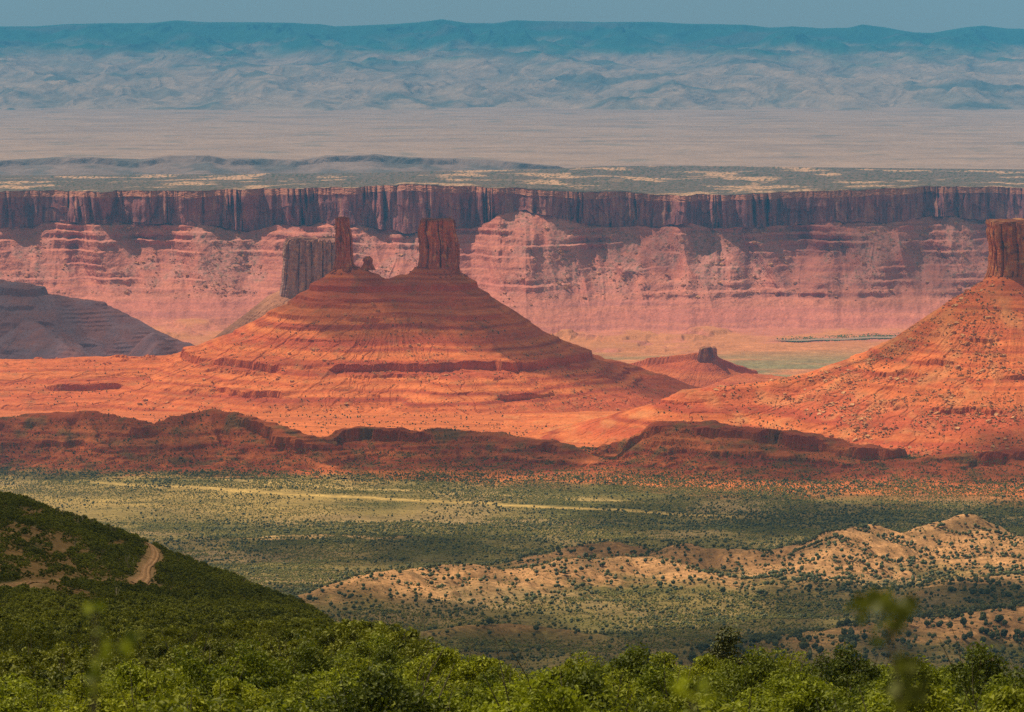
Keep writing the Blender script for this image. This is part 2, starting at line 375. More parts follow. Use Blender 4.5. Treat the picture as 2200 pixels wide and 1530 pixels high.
B2 = dict(wob=14, thin=lambda q: .5, rz=-640, s=900, c=(cl(2200, 7500), 7560), off=7, span=40, per=8, bands=[(-690, 7, 1, .1), (-735, 12, 1.2, -.05), (-757, 9, 1.2, 0), (-782, 9, 1.2, .08), (-806, 10, 1, -.08), (-826, 6, 1, 0)],
  ridges=[
   ([(cl(2165, 7500), 7520, -578), (cl(2400, 7500), 7620, -570), (cl(2700, 7500), 7700, -570)], gentle(0, 0, 30, 2, 158, 88, 230, 136, 300, 172, 420, 222, 640, 292, 900, 360)),
   ([(cl(1850, 7500), 7480, -752), (cl(1740, 7480), 7480, -782), (cl(1600, 7450), 7450, -796), (cl(1490, 7430), 7430, -806)], gentle(0, 0, 30, 3, 60, 22, 260, 90, 600, 170)),
  ])
def butte_alb(seed, talus):
    def f(x, y, z, seed=seed, talus=talus):
        c = red_albedo(x, y, z, seed, 1.0, 8)
        g = fbm(x / 34, y / 34, 4, seed + 7)
        c = mixc(c, [.17, .13, .06], sst(.12, .5, g) * .30)
        if talus: c = mixc(c, [.56, .24, .095], sst(.0, .45, fbm(x / 70, y / 100, 4, seed + 8)) * .55)
        return c
    return f
def butte_obj(B, name, label, xs, ys, alb, pxl=(-340, 2540)):
    x, y = np.meshgrid(xs, ys); z = butte_h(x, y, B); g = ground(x, y); px = 1100 + F * x / y
    mask = (z > g - 3) & (px > pxl[0]) & (px < pxl[1])
    o = grid(name, x, y, z, M['rock'], alb(x, y, z), mask, False)
    return tag(o, label, 'butte', kind='structure')
def yrows(y0, y1, ym, dn, df): return np.concatenate([np.arange(y0, ym, dn), np.arange(ym, y1, df)])
butte_obj(B1, 'butte', 'great red layered butte cone that carries the two rock towers', np.arange(cl(-340, 9400), cl(1700, 9400), 2.6), yrows(8150, 9900, 9260, 2.1, 8), butte_alb(510, 0))
butte_obj(B2, 'butte', 'boulder strewn red slope below the right-hand rock tower', np.arange(cl(1080, 7200), cl(2560, 7200), 2.2), yrows(6750, 8100, 7640, 1.9, 8), butte_alb(910, 1))

# ------------------------------------------------------------------ rock towers
def tower(name, label, cx, cy, zs, left, right, depth, seed, groove=1.0, alb=None, nth=300, nz=170, boxy=4.0, topbump=3, kind=None, ledge=.6, cat='rock tower', mat='tower', rot=0, streak=.8):
    """zs/left/right: silhouette from top to base (world z, world x of both edges)"""
    zs = np.array(zs, float); zz = np.linspace(zs[0], zs[-1], nz)
    L = np.interp(-zz, -zs, left); Rr = np.interp(-zz, -zs, right)
    th = np.linspace(0, 2 * np.pi, nth, endpoint=False) + np.pi / 2
    co, si = np.cos(th), np.sin(th); r = (np.abs(co) ** boxy + np.abs(si) ** boxy) ** (-1 / boxy)
    ux, uy = r * co, r * si
    W = (Rr - L)[:, None] / 2; cxr = (Rr + L)[:, None] / 2
    dp = depth / 2 * (W / W.max()) ** .5
    per = (W.max() + depth / 2) * 4 / (2 * np.pi)
    s = th[None, :] * per; Zg = zz[:, None] + 0 * s
    hgt = zs[0] - zs[-1]; rel = (zs[0] - Zg) / hgt
    sx = np.cos(th)[None, :] * per + seed * 13; sy = np.sin(th)[None, :] * per
    def cyl(sc, o, sd, vs):   # seamless noise round the tower, stretched up and down
        return fbm(sx / sc + Zg / vs, sy / sc - Zg / vs * .7, o, sd)
    def rcyl(sc, o, sd, vs): return ridg(sx / sc + Zg / vs, sy / sc - Zg / vs * .7, o, sd)
    g = -np.clip(rcyl(36, 1, seed + 3, 1500) - .88, 0, 1) * 75 + cyl(34, 2, seed + 5, 140) * 6.0 + cyl(9, 3, seed + 7, 14) * 1.3
    cel = np.floor(s / 9.5 + noise(s / 24, 0 * s + .5, seed + 50) * .9)
    g = g + noise(cel * 7.31 + .37, np.floor(Zg / 36 + cel * .37 + cyl(20, 2, seed + 52, 40) * .5) * 3.13 + .41, seed + 51) * 4.6
    blk = noise(np.floor(Zg / 7.0 + cyl(14, 2, seed + 12, 60) * 2) * 3.7, np.floor(s / 9) * 5.3, seed + 14) * 1.2
    lg = noise(Zg / 3.0, s / 60, seed + 15) * ledge
    g = (g + blk + lg) * groove
    sc = np.minimum(per / 40, 1.0)
    X = cxr + ux[None, :] * (W + g * sc * .7); Yv = cy + uy[None, :] * (dp + g * sc)
    Zv = Zg + np.where(rel < .02, noise(sx / 12, sy / 12, seed + 20) * topbump * 1.5, 0)
    if rot:
        cr, sr = math.cos(rot), math.sin(rot); dx, dy = X - cx, Yv - cy; X, Yv = cx + dx * cr - dy * sr, cy + dx * sr + dy * cr
    rings = []
    for k in (.03, .35, .6, .8, .93):
        rings.append((lerp(cxr[0] + 0 * X[0], X[0], k), lerp(cy, Yv[0], k), zs[0] + (1 - k) * 1.5 + noise(X[0] * k / 9, Yv[0] * k / 9, seed + 30) * topbump + k * (Zv[0] - zs[0])))
    X = np.vstack([np.array([q[0] for q in rings]), X]); Yv = np.vstack([np.array([q[1] for q in rings]), Yv]); Zv = np.vstack([np.array([q[2] for q in rings]), Zv])
    Zc = np.vstack([np.repeat(Zg[:1], 5, 0), Zg]); G = np.vstack([np.repeat(g[:1], 5, 0), g])
    S = np.vstack([np.repeat(s, 5, 0) if s.shape[0] == 1 else s[:5], s * np.ones((nz, 1))])
    st = fbm(S / 7, Zc / 75, 4, seed + 40); bl = noise(Zc / 5, S / 60, seed + 41)
    c = np.zeros(X.shape + (3,)) + np.array(alb or [.40, .115, .045])
    c = mixc(c, [.17, .055, .035], sst(.05, .4, st) * streak)                    # desert varnish streaks
    c = mixc(c, [.55, .24, .10], sst(.1, .45, -st) * .55)
    c = mixc(c, [.26, .075, .04], np.clip(bl, 0, 1) * .7)
    c = mixc(c, [.20, .06, .035], sst(.93, 1.0, (Zc - zs[-1]) / hgt) * .6)
    c = mixc(c, [.58, .30, .13], sst(.15, .4, fbm(S / 14, Zc / 18, 3, seed + 43)) * .7)
    c = mixc(c, [.13, .045, .03], sst(.2, .45, fbm(S / 18, Zc / 30, 3, seed + 44)) * .7)
    o = grid(name, X[::-1], Yv[::-1], Zv[::-1], M[mat], c[::-1], None, False, wrap=True)
    return tag(o, label, cat, kind=kind)
def prof(D, rows):
    """rows of (py, left px, right px)"""
    z = [ZP(r[0], D) for r in rows]; return z, [XA(r[1]) * D * 1.004 for r in rows], [XA(r[2]) * D * 1.004 for r in rows]
z, l, r_ = prof(9200, [(468, 724, 749), (474, 723, 750), (486, 723.5, 750), (500, 723, 754), (515, 721, 757.5), (530, 721, 757), (548, 720, 758), (560, 719.5, 759), (567, 718, 761), (573, 716, 764), (590, 712, 770)])
tower('rock_tower', 'slender leaning red rock spire on the left shoulder of the big butte', cl(738, 9200), 9205, z, l, r_, 40, 1000, 1.0, None, 220, 190, 3.2, 3)
z, l, r_ = prof(9200, [(473, 905, 975), (480, 903, 976.5), (488, 902, 977), (497, 900, 979), (508, 901, 981), (518, 903, 983.5), (535, 903, 984), (552, 902, 984), (560, 901, 984), (568, 899, 985), (585, 896, 987)])
tower('rock_tower', 'broad blocky red rock tower on the right shoulder of the big butte', cl(943, 9200), 9215, z, l, r_, 62, 1100, 1.0, None, 320, 190, 5.5, 3, rot=.0)
z, l, r_ = prof(9195, [(552.5, 787, 797), (556, 781, 801), (560, 779, 802), (563, 782, 801), (567, 781, 801), (571, 779, 803), (580, 772, 808)])
tower('hoodoo', 'small stubby rock knob between the two towers on the butte', cl(790, 9195), 9198, z, l, r_, 22, 1200, .35, None, 90, 50, 2.6, 2, cat='rock knob')
z, l, r_ = prof(7490, [(481, 2133, 2330), (486, 2132, 2331), (494, 2134, 2331), (502, 2132, 2331), (520, 2134, 2331), (532, 2138, 2331), (550, 2139, 2331), (575, 2139, 2331), (590, 2137, 2331), (600, 2133, 2333), (612, 2127, 2336)])
tower('rock_tower', 'wide orange rock tower cut off by the right edge of the picture', cl(2228, 7490), 7570, z, l, r_, 150, 1300, 1.0, [.46, .15, .05], 520, 200, 5, 3)

# ------------------------------------------------------------------ far canyon rim: plateau, cliff, talus and benches in one sheet
PX = np.arange(-330, 2535, 1.7)
yt = np.interp(PX, [-330, 0, 200, 400, 600, 760, 850, 870, 950, 1100, 1250, 1350, 1400, 1500, 1600, 1700, 1800, 1900, 2000, 2200, 2530], [414, 414, 413, 412, 408, 404, 401, 397, 402, 406, 414, 416, 421, 421, 420, 416, 411, 406, 405, 405, 404])
yb = np.interp(PX, [-330, 0, 60, 130, 200, 400, 470, 530, 600, 700, 760, 820, 870, 960, 1020, 1070, 1130, 1180, 1230, 1300, 1400, 1480, 1560, 1700, 1800, 1900, 2000, 2100, 2530], [485, 488, 487, 474, 478, 480, 488, 496, 484, 480, 478, 490, 500, 492, 488, 462, 447, 460, 474, 486, 490, 476, 490, 485, 470, 476, 464, 472, 472])
Dr = np.interp(PX, [-330, 0, 500, 700, 860, 1000, 1200, 1400, 1560, 1650, 1800, 2200, 2530], [14500, 14500, 14450, 14400, 14230, 14250, 14290, 14360, 14340, 14420, 14440, 14520, 14560])
kk_ = np.hanning(161); kk_ /= kk_.sum(); Dr = np.convolve(np.pad(Dr, 80, 'edge'), kk_, 'valid'); u = XA(PX) * Dr
yb = yb + fbm(u / 140, u * 0, 3, 600) * 11; yt = yt + fbm(u / 90, u * 0, 3, 610) * 2.6 + np.round(fbm(u / 130, u * 0, 2, 611) * 3) * 1.0
zt = np.array([ZP(a, d) for a, d in zip(yt, Dr)]); zb = np.array([ZP(a, d) for a, d in zip(yb, Dr)])
zfoot = -1246.0
def crack(v):         # buttresses and alcoves of the vertical cliff, as offset in distance (positive = towards the viewer)
    uw = u + fbm(u / 190, u * 0, 3, 615) * 130 + fbm(u / 45, u * 0, 2, 616) * 26
    amp = .15 + 1.9 * sst(-.4, .5, fbm(u / 380, u * 0, 2, 617)); amp2 = .12 + 1.7 * sst(-.4, .5, fbm(u / 150, u * 0 + 3, 2, 618))
    big = big0 + fbm(u / 260, v * .1, 2, 620) * 18
    mid = (ridg(uw / 120, v * .22, 2, 630) - .74) * -95 * amp
    sm = (ridg(uw / 34, v * .5, 2, 640) - .74) * -40 * amp2 + (np.abs(noise(uw / 70, v * 1.2, 641)) > .32) * 7 * sst(.3, .6, v)
    ti = fbm(u / 9, v * 3, 2, 650) * 3.5
    return big + mid + sm + ti
rows = []   # (offset toward viewer from Dr, z, kind)
big0 = np.tanh(fbm(u / 400, u * 0, 3, 624) * 6) * 62 + fbm(u / 150, u * 0, 2, 621) * 22; mid0 = (ridg(u / 105, .2 + 0 * u, 2, 630) - .72) * -40; km_ = np.hanning(61); km_ /= km_.sum(); mid0 = np.convolve(np.pad(np.maximum(mid0, -8), 30, 'edge'), km_, 'valid')
tal = fbm(u / 330, u * 0 + 3, 3, 660)                    # where talus fans bury the ledges
def rowadd(off, z, k): rows.append((Dr - off, z, k))
# plateau, from far to near
yf = np.interp(PX, [-330, 0, 500, 800, 1200, 1300, 1500, 1700, 2200, 2530], [377, 377, 374, 371, 362, 357, 356, 359, 364, 365])
Dfar = Dr + 5600
zf = np.array([ZP(a, d) for a, d in zip(yf, Dfar)])
for t in (1 - np.linspace(0, 1, 120) ** .8):
    f = t ** 1.35
    D = Dr + 5600 * f
    zl = lerp(zt + 4, zf, f ** .85)
    n = fbm(XA(PX) * D / 700, D / 900 + 0 * PX, 4, 670)
    n2 = fbm(XA(PX) * D / 140, D / 200 + 0 * PX, 3, 675)
    e = sst(0, .03, f)
    rowadd(Dr - D + crack(0.) * (1 - e), zl + (n * 20 * sst(.02, .2, f) + n2 * 5) * e * sst(1, .9, f), 0)
# ledgy cap rock
caph = 22 + fbm(u / 200, u * 0, 2, 680) * 9
for j, t in enumerate(np.linspace(0, 1, 16)):
    st = np.floor(t * 4 + fbm(u / 70, u * 0 + t, 2, 685) * 1.3) / 4
    rowadd(crack(.05 + t * .2) + st * 16 + fbm(u / 16, t * 3 + 0 * u, 2, 690) * 4, zt + 3 - t * caph, 1)
# vertical wall
nw = 64
for t in np.linspace(0.02, 1, nw):
    k = (zt + 3 - caph)
    rowadd(crack(.25 + t * .9) + 15 + t ** 2 * 14 - np.clip(np.sin(t * 9 + u / 130), 0, 1) * 3, lerp(k, zb, t), 2)
# talus and ledges
nt_ = 150
zfoot_u = np.interp(PX, [-330, 700, 1000, 1100, 1300, 2530], [-1225, -1225, -1235, -1240, -1242, -1242])
for t in np.linspace(0.005, 1, nt_):
    zr = lerp(zb, zfoot_u, t)
    drop = (zb - zr)
    fan = fbm(u / 330 + 7, t * .5 + 0 * u, 3, 700)
    fan = fan + (1 - np.abs(noise(u / 330 - t * .75 + .35 * noise(u / 130, t * 1.2 + 0 * u, 703), t * .25 + 0 * u, 702)) - .70) * 1.55
    run = drop * np.interp(t, [0, .5, .75, 1], [1.30, 1.45, 1.75, 2.3]) + fan * 120 * np.sin(np.pi * min(t * 1.1, 1)) + (ridg(u / 85 + fan * 1.5 - t * 1.3, t * .9 + 0 * u, 3, 705) - .75) * 44 * np.sin(np.pi * t ** .7) + fbm(u / 40, t * 9 + 0 * u, 4, 710) * 9
    c0 = (big0 * .9 + mid0) * (1 - t) ** 2 + 26
    # ledges: the run stalls where a hard band crops out
    led = 0
    for i, (ze, w) in enumerate(((-905, 16), (-930, 12), (-962, 20), (-1000, 14), (-1050, 10), (-1098, 16), (-1130, 14), (-1160, 22))):
        m = sst(-.2, .2, fbm(u / 230, u * 0 + i * 9.1, 3, 720 + i) - tal * .6)
        q = (zr - ze + fbm(u / 50, u * 0 + i, 3, 740 + i) * 6)
        led = led + m * w * 1.0 * (np.clip(q / 40 + .5, 0, 1) - sst(-2.5, 2.5, q))
    rowadd(c0 + run + led * 2.6, zr + fbm(u / 25, t * 25 + 0 * u, 3, 760) * 3, 3)
base_off = rows[-1][0]
for j, t in enumerate(np.linspace(.04, 1, 26)):
    D = base_off - t * 1250; x = XA(PX) * D
    n = fbm(x / 260, D / 200, 4, 770); lowl = sst(.05, .2, n) * 14 * np.clip(1 - t, 0, 1)
    rowadd(Dr - D, lerp(zfoot_u, -1262, t ** .7) + (n * 9 * (1 - t) + lowl * 1.2) * lerp(1, .12, sst(1520, 1640, PX)), 4)
YY = np.array([q[0] for q in rows]); ZZ = np.array([q[1] for q in rows]); KK = np.array([q[2] for q in rows])[:, None] + 0 * YY
XX = XA(PX)[None, :] * Dr[None, :] * np.where(KK == 0, YY / Dr, lerp(1, YY / Dr, .35))
XX = XA(PX)[None, :] * YY
c = np.zeros(XX.shape + (3,))
ra = mixc(red_albedo(XX, YY, ZZ, 8, .9, 9), [.45, .195, .185], .52 + 0 * KK)  # mauve mix puts the violet of the distance haze into the rock colour
pl = fbm(XX / 420, YY / 900, 4, 780)
near_edge = sst(700, 100, YY - Dr)
cp = mixc(np.zeros(c.shape) + np.array([.135, .095, .078]), [.46, .27, .17], sst(.05, .22, pl + .18 * near_edge - .02))
dots = noise(XX / 16, YY / 34, 785)
cp = mixc(cp, [.045, .055, .03], sst(.05, .28, dots) * .85)
wal = fbm(XX / 14, ZZ / 130, 4, 790) + .5 * fbm(XX / 110, ZZ / 90, 3, 791)
cw = mixc(mixc(np.zeros(c.shape) + np.array([.29, .10, .095]), [.105, .042, .055], sst(.0, .4, wal) * .8), [.44, .215, .14], sst(.1, .45, -wal) * .7)  # purplish wall colours, haze tint painted in along with the varnish stains
cc = mixc(ra * .8, [.44, .23, .13], .35 + 0 * KK)
tl = sst(-.12, .3, tal[None, :] + fbm(XX / 90, YY / 90, 4, 795) * .7 + (sst(1000, 1250, PX) * .12)[None, :])
tl = tl * sst(-1190, -1050, ZZ); ct = mixc(ra * 1.0, [.46, .20, .165], tl * .75)
ct = mixc(ct, [.15, .12, .08], sst(.2, .45, noise(XX / 17, ZZ / 10, 797)) * tl * .6)
cf = mixc(ground_albedo(XX, YY, ZZ), ra, sst(-.35, .1, fbm(XX / 220, YY / 160, 4, 798) - (KK * 0 + sst(13500, 13200, YY)) * .35) * .85)
for k, q in enumerate((cp, cc, cw, ct, cf)): c = np.where((KK == k)[..., None], q, c)
o = grid('escarpment', XX[::-1], YY[::-1], ZZ[::-1], M['rim'], c[::-1], None, False)
tag(o, 'long canyon rim with purple cliff wall, pink talus and flat top', 'canyon rim', kind='structure')

RIMV = np.stack([XX, YY, ZZ], -1)[(KK == 3) & (tl > .1)]
# ------------------------------------------------------------------ river on the far valley floor
rp = np.array([(1640, 13180), (1720, 13190), (1800, 13230), (1880, 13290), (1960, 13330), (2100, 13360), (2300, 13390)], float)
t = np.linspace(0, 6, 90); rx = np.interp(t, np.arange(7), rp[:, 0]); rD = np.interp(t, np.arange(7), rp[:, 1]) + 12 * np.sin(t * 5); k = np.linspace(-1, 1, 7)[:, None]
Yr = rD[None] + k * 36 * sst(0, 1.2, t)[None]; Xr = XA(rx)[None] * Yr; Zr = -1247.5 + 0 * Yr
tag(grid('river', Xr, Yr, Zr, M['water'], smooth=True), 'pale muddy river crossing the far valley floor', 'river', kind='structure')

# ------------------------------------------------------------------ mid-distance mesas
B3 = dict(s=1500, c=(cl(690, 11000), 11050), off=4, span=40, per=10, bands=[(-950, 8, 1, .1), (-1050, 8, 1, 0)],
  ridges=[([(cl(640, 11000), 11080, -880), (cl(735, 11000), 11100, -880)], gentle(0, 0, 40, 2, 90, 30, 330, 215, 600, 310, 900, 380))])
butte_obj(B3, 'hill', 'grey talus skirt under the small pale mesa behind the big butte', np.arange(cl(250, 11000), cl(900, 11000), 3.5), yrows(10400, 11700, 11150, 3.2, 10), lambda x, y, z: mixc(red_albedo(x, y, z, 1510, .6), [.30, .20, .14], .55 + 0 * x))
z, l, r_ = prof(11000, [(518, 614, 748), (522, 610, 749), (535, 608, 749), (560, 607, 750), (590, 605, 750), (615, 602, 752), (640, 596, 758)])
tower('mesa', 'small flat topped pale mesa with streaked cliffs behind the left spire', cl(680, 11000), 11090, z, l, r_, 170, 1600, 1.0, [.40, .23, .21], 420, 120, 6, 6, cat='mesa', streak=.6)
B4 = dict(s=1700, c=(cl(50, 11500), 11600), off=8, span=40, per=12, bands=[(-935, 20, 1.5, -.3), (-980, 12, 1, -.1), (-1030, 10, 1, -.1), (-1090, 12, 1, 0)],
  ridges=[([(cl(-340, 11600), 11700, -890), (cl(-60, 11600), 11650, -892), (cl(60, 11600), 11600, -918), (cl(130, 11550), 11560, -952), (cl(210, 11550), 11560, -970), (cl(300, 11550), 11520, -1030), (cl(390, 11500), 11480, -1095)], gentle(0, 0, 25, 4, 60, 28, 300, 160, 700, 320, 1000, 400)),
          ([(cl(330, 10900), 10900, -1005), (cl(345, 10900), 10850, -1030), (cl(320, 10900), 10700, -1090)], gentle(0, 0, 15, 6, 150, 120, 300, 190)),
          ([(cl(60, 11300), 11350, -1010), (cl(160, 11000), 11000, -1080)], gentle(0, 0, 15, 6, 250, 120, 400, 190))])
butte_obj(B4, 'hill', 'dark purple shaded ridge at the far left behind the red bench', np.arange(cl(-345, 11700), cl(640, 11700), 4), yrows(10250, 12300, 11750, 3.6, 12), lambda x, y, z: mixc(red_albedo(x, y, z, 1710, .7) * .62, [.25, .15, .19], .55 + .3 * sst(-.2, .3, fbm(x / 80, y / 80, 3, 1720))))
B5 = dict(wob=20, thin=lambda q: .15, s=1900, c=(cl(1510, 11200), 11200), off=3, span=30, per=9, bands=[],
  ridges=[([(cl(1350, 11300), 11360, -1150), (cl(1395, 11250), 11310, -1124), (cl(1450, 11250), 11270, -1114), (cl(1500, 11200), 11220, -1100), (cl(1538, 11200), 11200, -1092), (cl(1558, 11200), 11210, -1126), (cl(1620, 11200), 11220, -1156)], gentle(0, 0, 9, 2, 15, 19, 60, 50, 130, 92, 280, 140)),
          ([(cl(1600, 11100), 11100, -1150), (cl(1700, 11050), 11050, -1160)], gentle(0, 0, 160, 60, 300, 120))])
butte_obj(B5, 'butte', 'little red butte with a dark crest on the far valley floor', np.arange(cl(1290, 11300), cl(1800, 11300), 3), yrows(10750, 11600, 11260, 3, 8), lambda x, y, z: red_albedo(x, y, z, 1910, .7) * .9)
z, l, r_ = prof(11200, [(747, 1507, 1538), (750, 1504, 1540), (758, 1502, 1541), (770, 1499, 1542), (785, 1496, 1545)])
tower('rock_block', 'small square rock block on the crest of the little valley butte', cl(1520, 11200), 11210, z, l, r_, 45, 2000, .5, [.30, .10, .06], 120, 50, 4, 2, cat='rock block')

# ------------------------------------------------------------------ far plain, low grey mesa, distant mountains
pxf = np.arange(-340, 2545, 4.0)
Df = np.concatenate([np.linspace(18500, 46000, 260)])
X, Y = polar(pxf, Df)
def plain_z(x, y): return np.interp(y, [18000, 20500, 25000, 33000, 40000, 47000], [-1150, -1140, -1182, -1262, -1329, -1395]) + fbm(x / 1500, y / 2600, 4, 2100) * 9
Z = plain_z(X, Y)
n = fbm(X / 1600, Y / 700, 4, 2110); n2 = fbm(X / 500, Y / 900, 3, 2120)
c = mixc(np.zeros(X.shape + (3,)) + np.array([.345, .225, .165]), [.29, .19, .145], sst(-.1, .4, n))
c = mixc(c, [.15, .13, .10], sst(.2, .5, n2) * .5 + sst(24500, 22000, Y) * .55)
tag(grid('plain', X, Y, Z, M['far'], c, smooth=True), 'hazy beige desert plain beyond the canyon rim', 'plain', kind='structure')
cr = np.array([(-340, 346), (0, 345), (110, 340), (200, 338), (300, 345), (360, 337), (450, 334), (480, 340), (640, 344), (700, 334), (800, 333), (850, 337), (1000, 342), (1100, 348), (1200, 356), (1235, 366)], float)
px5 = np.arange(-340, 1300, 3.0); D5 = np.concatenate([np.linspace(22600, 24000, 90), np.linspace(24050, 25500, 14)])
X, Y = polar(px5, D5); px_ = px5[None, :] + 0 * X
top = np.interp(px_, cr[:, 0], [ZP(q, 24000) for q in cr[:, 1]])
d = (24000 - Y) + fbm(X / 500, Y / 500, 4, 2200) * 260
Zm = top - np.interp(d, [-3000, -900, -200, 0, 40, 700, 1500], [160, 60, 6, 4, 40, 120, 200]) + fbm(X / 160, Y / 160, 3, 2210) * 7
cm = mixc(np.zeros(X.shape + (3,)) + np.array([.21, .145, .125]), [.10, .09, .08], sst(-.1, .3, fbm(X / 300, Y / 300, 3, 2220)) * .7)
tag(grid('hill', X, Y, Zm, M['far'], cm, Zm > plain_z(X, Y) - 6), 'long low grey mesa on the plain left of centre', 'mesa', kind='structure')
sk = np.array([(-340, 58), (0, 57), (75, 57), (150, 52), (250, 50), (320, 50), (380, 44), (450, 48), (560, 48), (640, 50), (690, 52), (720, 57), (800, 54), (850, 52), (900, 48), (950, 41), (1000, 50), (1060, 50), (1100, 44), (1200, 46), (1300, 48), (1400, 47), (1500, 52), (1600, 53), (1650, 60), (1700, 57), (1760, 61), (1820, 60), (1850, 52), (1900, 60), (1960, 70), (2000, 71), (2060, 60), (2110, 55), (2160, 62), (2300, 62), (2540, 60)], float)
px6 = np.arange(-340, 2545, 3.2); D6 = np.concatenate([np.linspace(41500, 60000, 240), np.linspace(60200, 64000, 8)])
X, Y = polar(px6, D6); px_ = px6[None, :] + 0 * X
rg = ridg(X / 2600 + Y / 9000, Y / 5200, 4, 2300); rg2 = ridg(X / 1000 + fbm(X / 3000, Y / 3000, 2, 2311), Y / 7000, 3, 2310)
De = Y + (rg - .72) * 9000 * sst(42000, 45000, Y) * sst(60000, 56500, Y) + (rg2 - .72) * 3200 * sst(60000, 57000, Y)
zz = np.interp(De, [42500, 44500, 47000, 50000, 53000, 56500, 58800, 60000, 64000], [-1420, -1330, -1200, -1060, -930, -760, -560, 0, 0])
skz = np.interp(px_, sk[:, 0], [ZP(q, 60000) for q in sk[:, 1]]) + fbm(X / 500, 0 * X, 3, 2320) * 10
wgt = sst(58200, 60000, Y)
zz = np.where(Y > 58000, lerp(np.minimum(zz, skz - 20), skz, wgt), np.minimum(zz, skz - 60))
rg3 = ridg(X / 520 + fbm(X / 900, Y / 900, 2, 2331), Y / 6000, 3, 2332)
zz = zz + ((rg3 - .75) * 95 + fbm(X / 420, Y / 420, 4, 2330) * 28) * sst(43000, 46000, Y) * (1 - wgt) - 300 * sst(60400, 64000, Y)
el = zz + fbm(X / 900, Y / 1500, 4, 2340) * 260
fr = np.clip(sst(-1010, -690, el), 0, 1)
c = mixc(np.zeros(X.shape + (3,)) + np.array([.33, .225, .16]), [.26, .185, .14], sst(-.2, .3, fbm(X / 700, zz / 60, 3, 2350)))
c = mixc(c, [.06, .075, .055], sst(.78, .55, rg3) * .4 + 0 * fr)  # gullies painted darker, brush colour standing in for relief shading
c = mixc(c, [.012, .085, .055], fr * .97)
c = mixc(c, [.07, .08, .06], sst(.15, .4, fbm(X / 2200, Y / 1200, 4, 2360)) * .75)
tag(grid('mountains', X, Y, zz, M['far'], c, zz > plain_z(X, np.minimum(Y, 47000)) - 40), 'distant blue tableland across the whole skyline', 'mountains', kind='structure')

# ------------------------------------------------------------------ near hillside (spur on the left, oak slope in front)
ND = np.array([3, 10, 25, 40, 60, 80, 100, 130, 150, 180, 220, 320, 450, 600, 800, 900, 1000, 1050, 1150, 1400, 1800, 2400.])
NPX = np.array([-500, 0, 150, 300, 400, 500, 600, 700, 800, 900, 1000, 1100, 1500, 2200, 2700.])
NT = {60: [1855] * 15, 80: [1730] * 15, 100: [1655] * 15,
 130: [1575, 1575, 1575, 1575, 1575, 1572, 1570, 1560, 1555, 1552, 1560, 1562, 1560, 1568, 1572],
 150: [1535, 1535, 1535, 1535, 1532, 1530, 1526, 1520, 1512, 1512, 1524, 1532, 1532, 1538, 1542],
 180: [1490, 1490, 1490, 1488, 1486, 1482, 1478, 1472, 1470, 1484, 1512, 1530, 1530, 1538, 1542],
 220: [1452, 1450, 1450, 1450, 1450, 1448, 1444, 1436, 1430, 1450, 1560, 1640, 1650, 1650, 1650],
 320: [1412, 1410, 1412, 1414, 1414, 1412, 1408, 1402, 1430, 1560, 1800, 2000, 2000, 2000, 2000],
 450: [1366, 1366, 1366, 1368, 1370, 1370, 1368, 1366, 1450, 1640, 2000, 2200, 2200, 2200, 2200],
 600: [1312, 1314, 1322, 1330, 1334, 1336, 1336, 1342, 1490, 1700, 2000, 2200, 2200, 2200, 2200],
 800: [1200, 1220, 1256, 1284, 1298, 1306, 1312, 1332, 1520, 1750, 2000, 2200, 2200, 2200, 2200],
 900: [1122, 1146, 1198, 1246, 1270, 1284, 1298, 1328, 1540, 1780, 2000, 2200, 2200, 2200, 2200],
 1000: [1070, 1087, 1136, 1186, 1222, 1250, 1283, 1348, 1560, 1800, 2000, 2200, 2200, 2200, 2200],
 1050: [1050, 1066, 1112, 1164, 1204, 1246, 1290, 1370, 1590, 1800, 2000, 2200, 2200, 2200, 2200],
 1150: [1040, 1066, 1120, 1185, 1225, 1275, 1330, 1420, 1620, 1850, 2000, 2200, 2200, 2200, 2200],
 1400: [1200, 1240, 1290, 1350, 1400, 1450, 1500, 1600, 1750, 1900, 2000, 2100, 2200, 2200, 2200],
 1800: [1500] * 5 + [1600] * 4 + [1800] * 6, 2400: [1750] * 15}
_zt = np.zeros((len(ND), len(NPX)))
for i, D in enumerate(ND):
    if D in NT: _zt[i] = [ZP(q, D) for q in NT[D]]
    else: _zt[i] = np.interp(D, [3, 10, 25, 40, 60], [-1.75, -3.9, -7.6, -10.6, ZP(1855, 60)])
_fD = np.exp(np.linspace(math.log(3), math.log(2400), 700)); _fp = np.linspace(-500, 2700, 400)
_t1 = np.array([np.interp(_fD, ND, _zt[:, j]) for j in range(len(NPX))])
_t2 = np.array([np.interp(_fp, NPX, _t1[:, k]) for k in range(len(_fD))])
def _smooth(a, n, ax):
    k = np.hanning(n + 2)[1:-1]; k /= k.sum(); p = [(0, 0), (0, 0)]; p[ax] = (n // 2, n // 2)
    return np.apply_along_axis(lambda v: np.convolve(v, k, 'valid'), ax, np.pad(a, p, 'edge'))
_t3 = _smooth(_smooth(_t2, 13, 0), 17, 1)
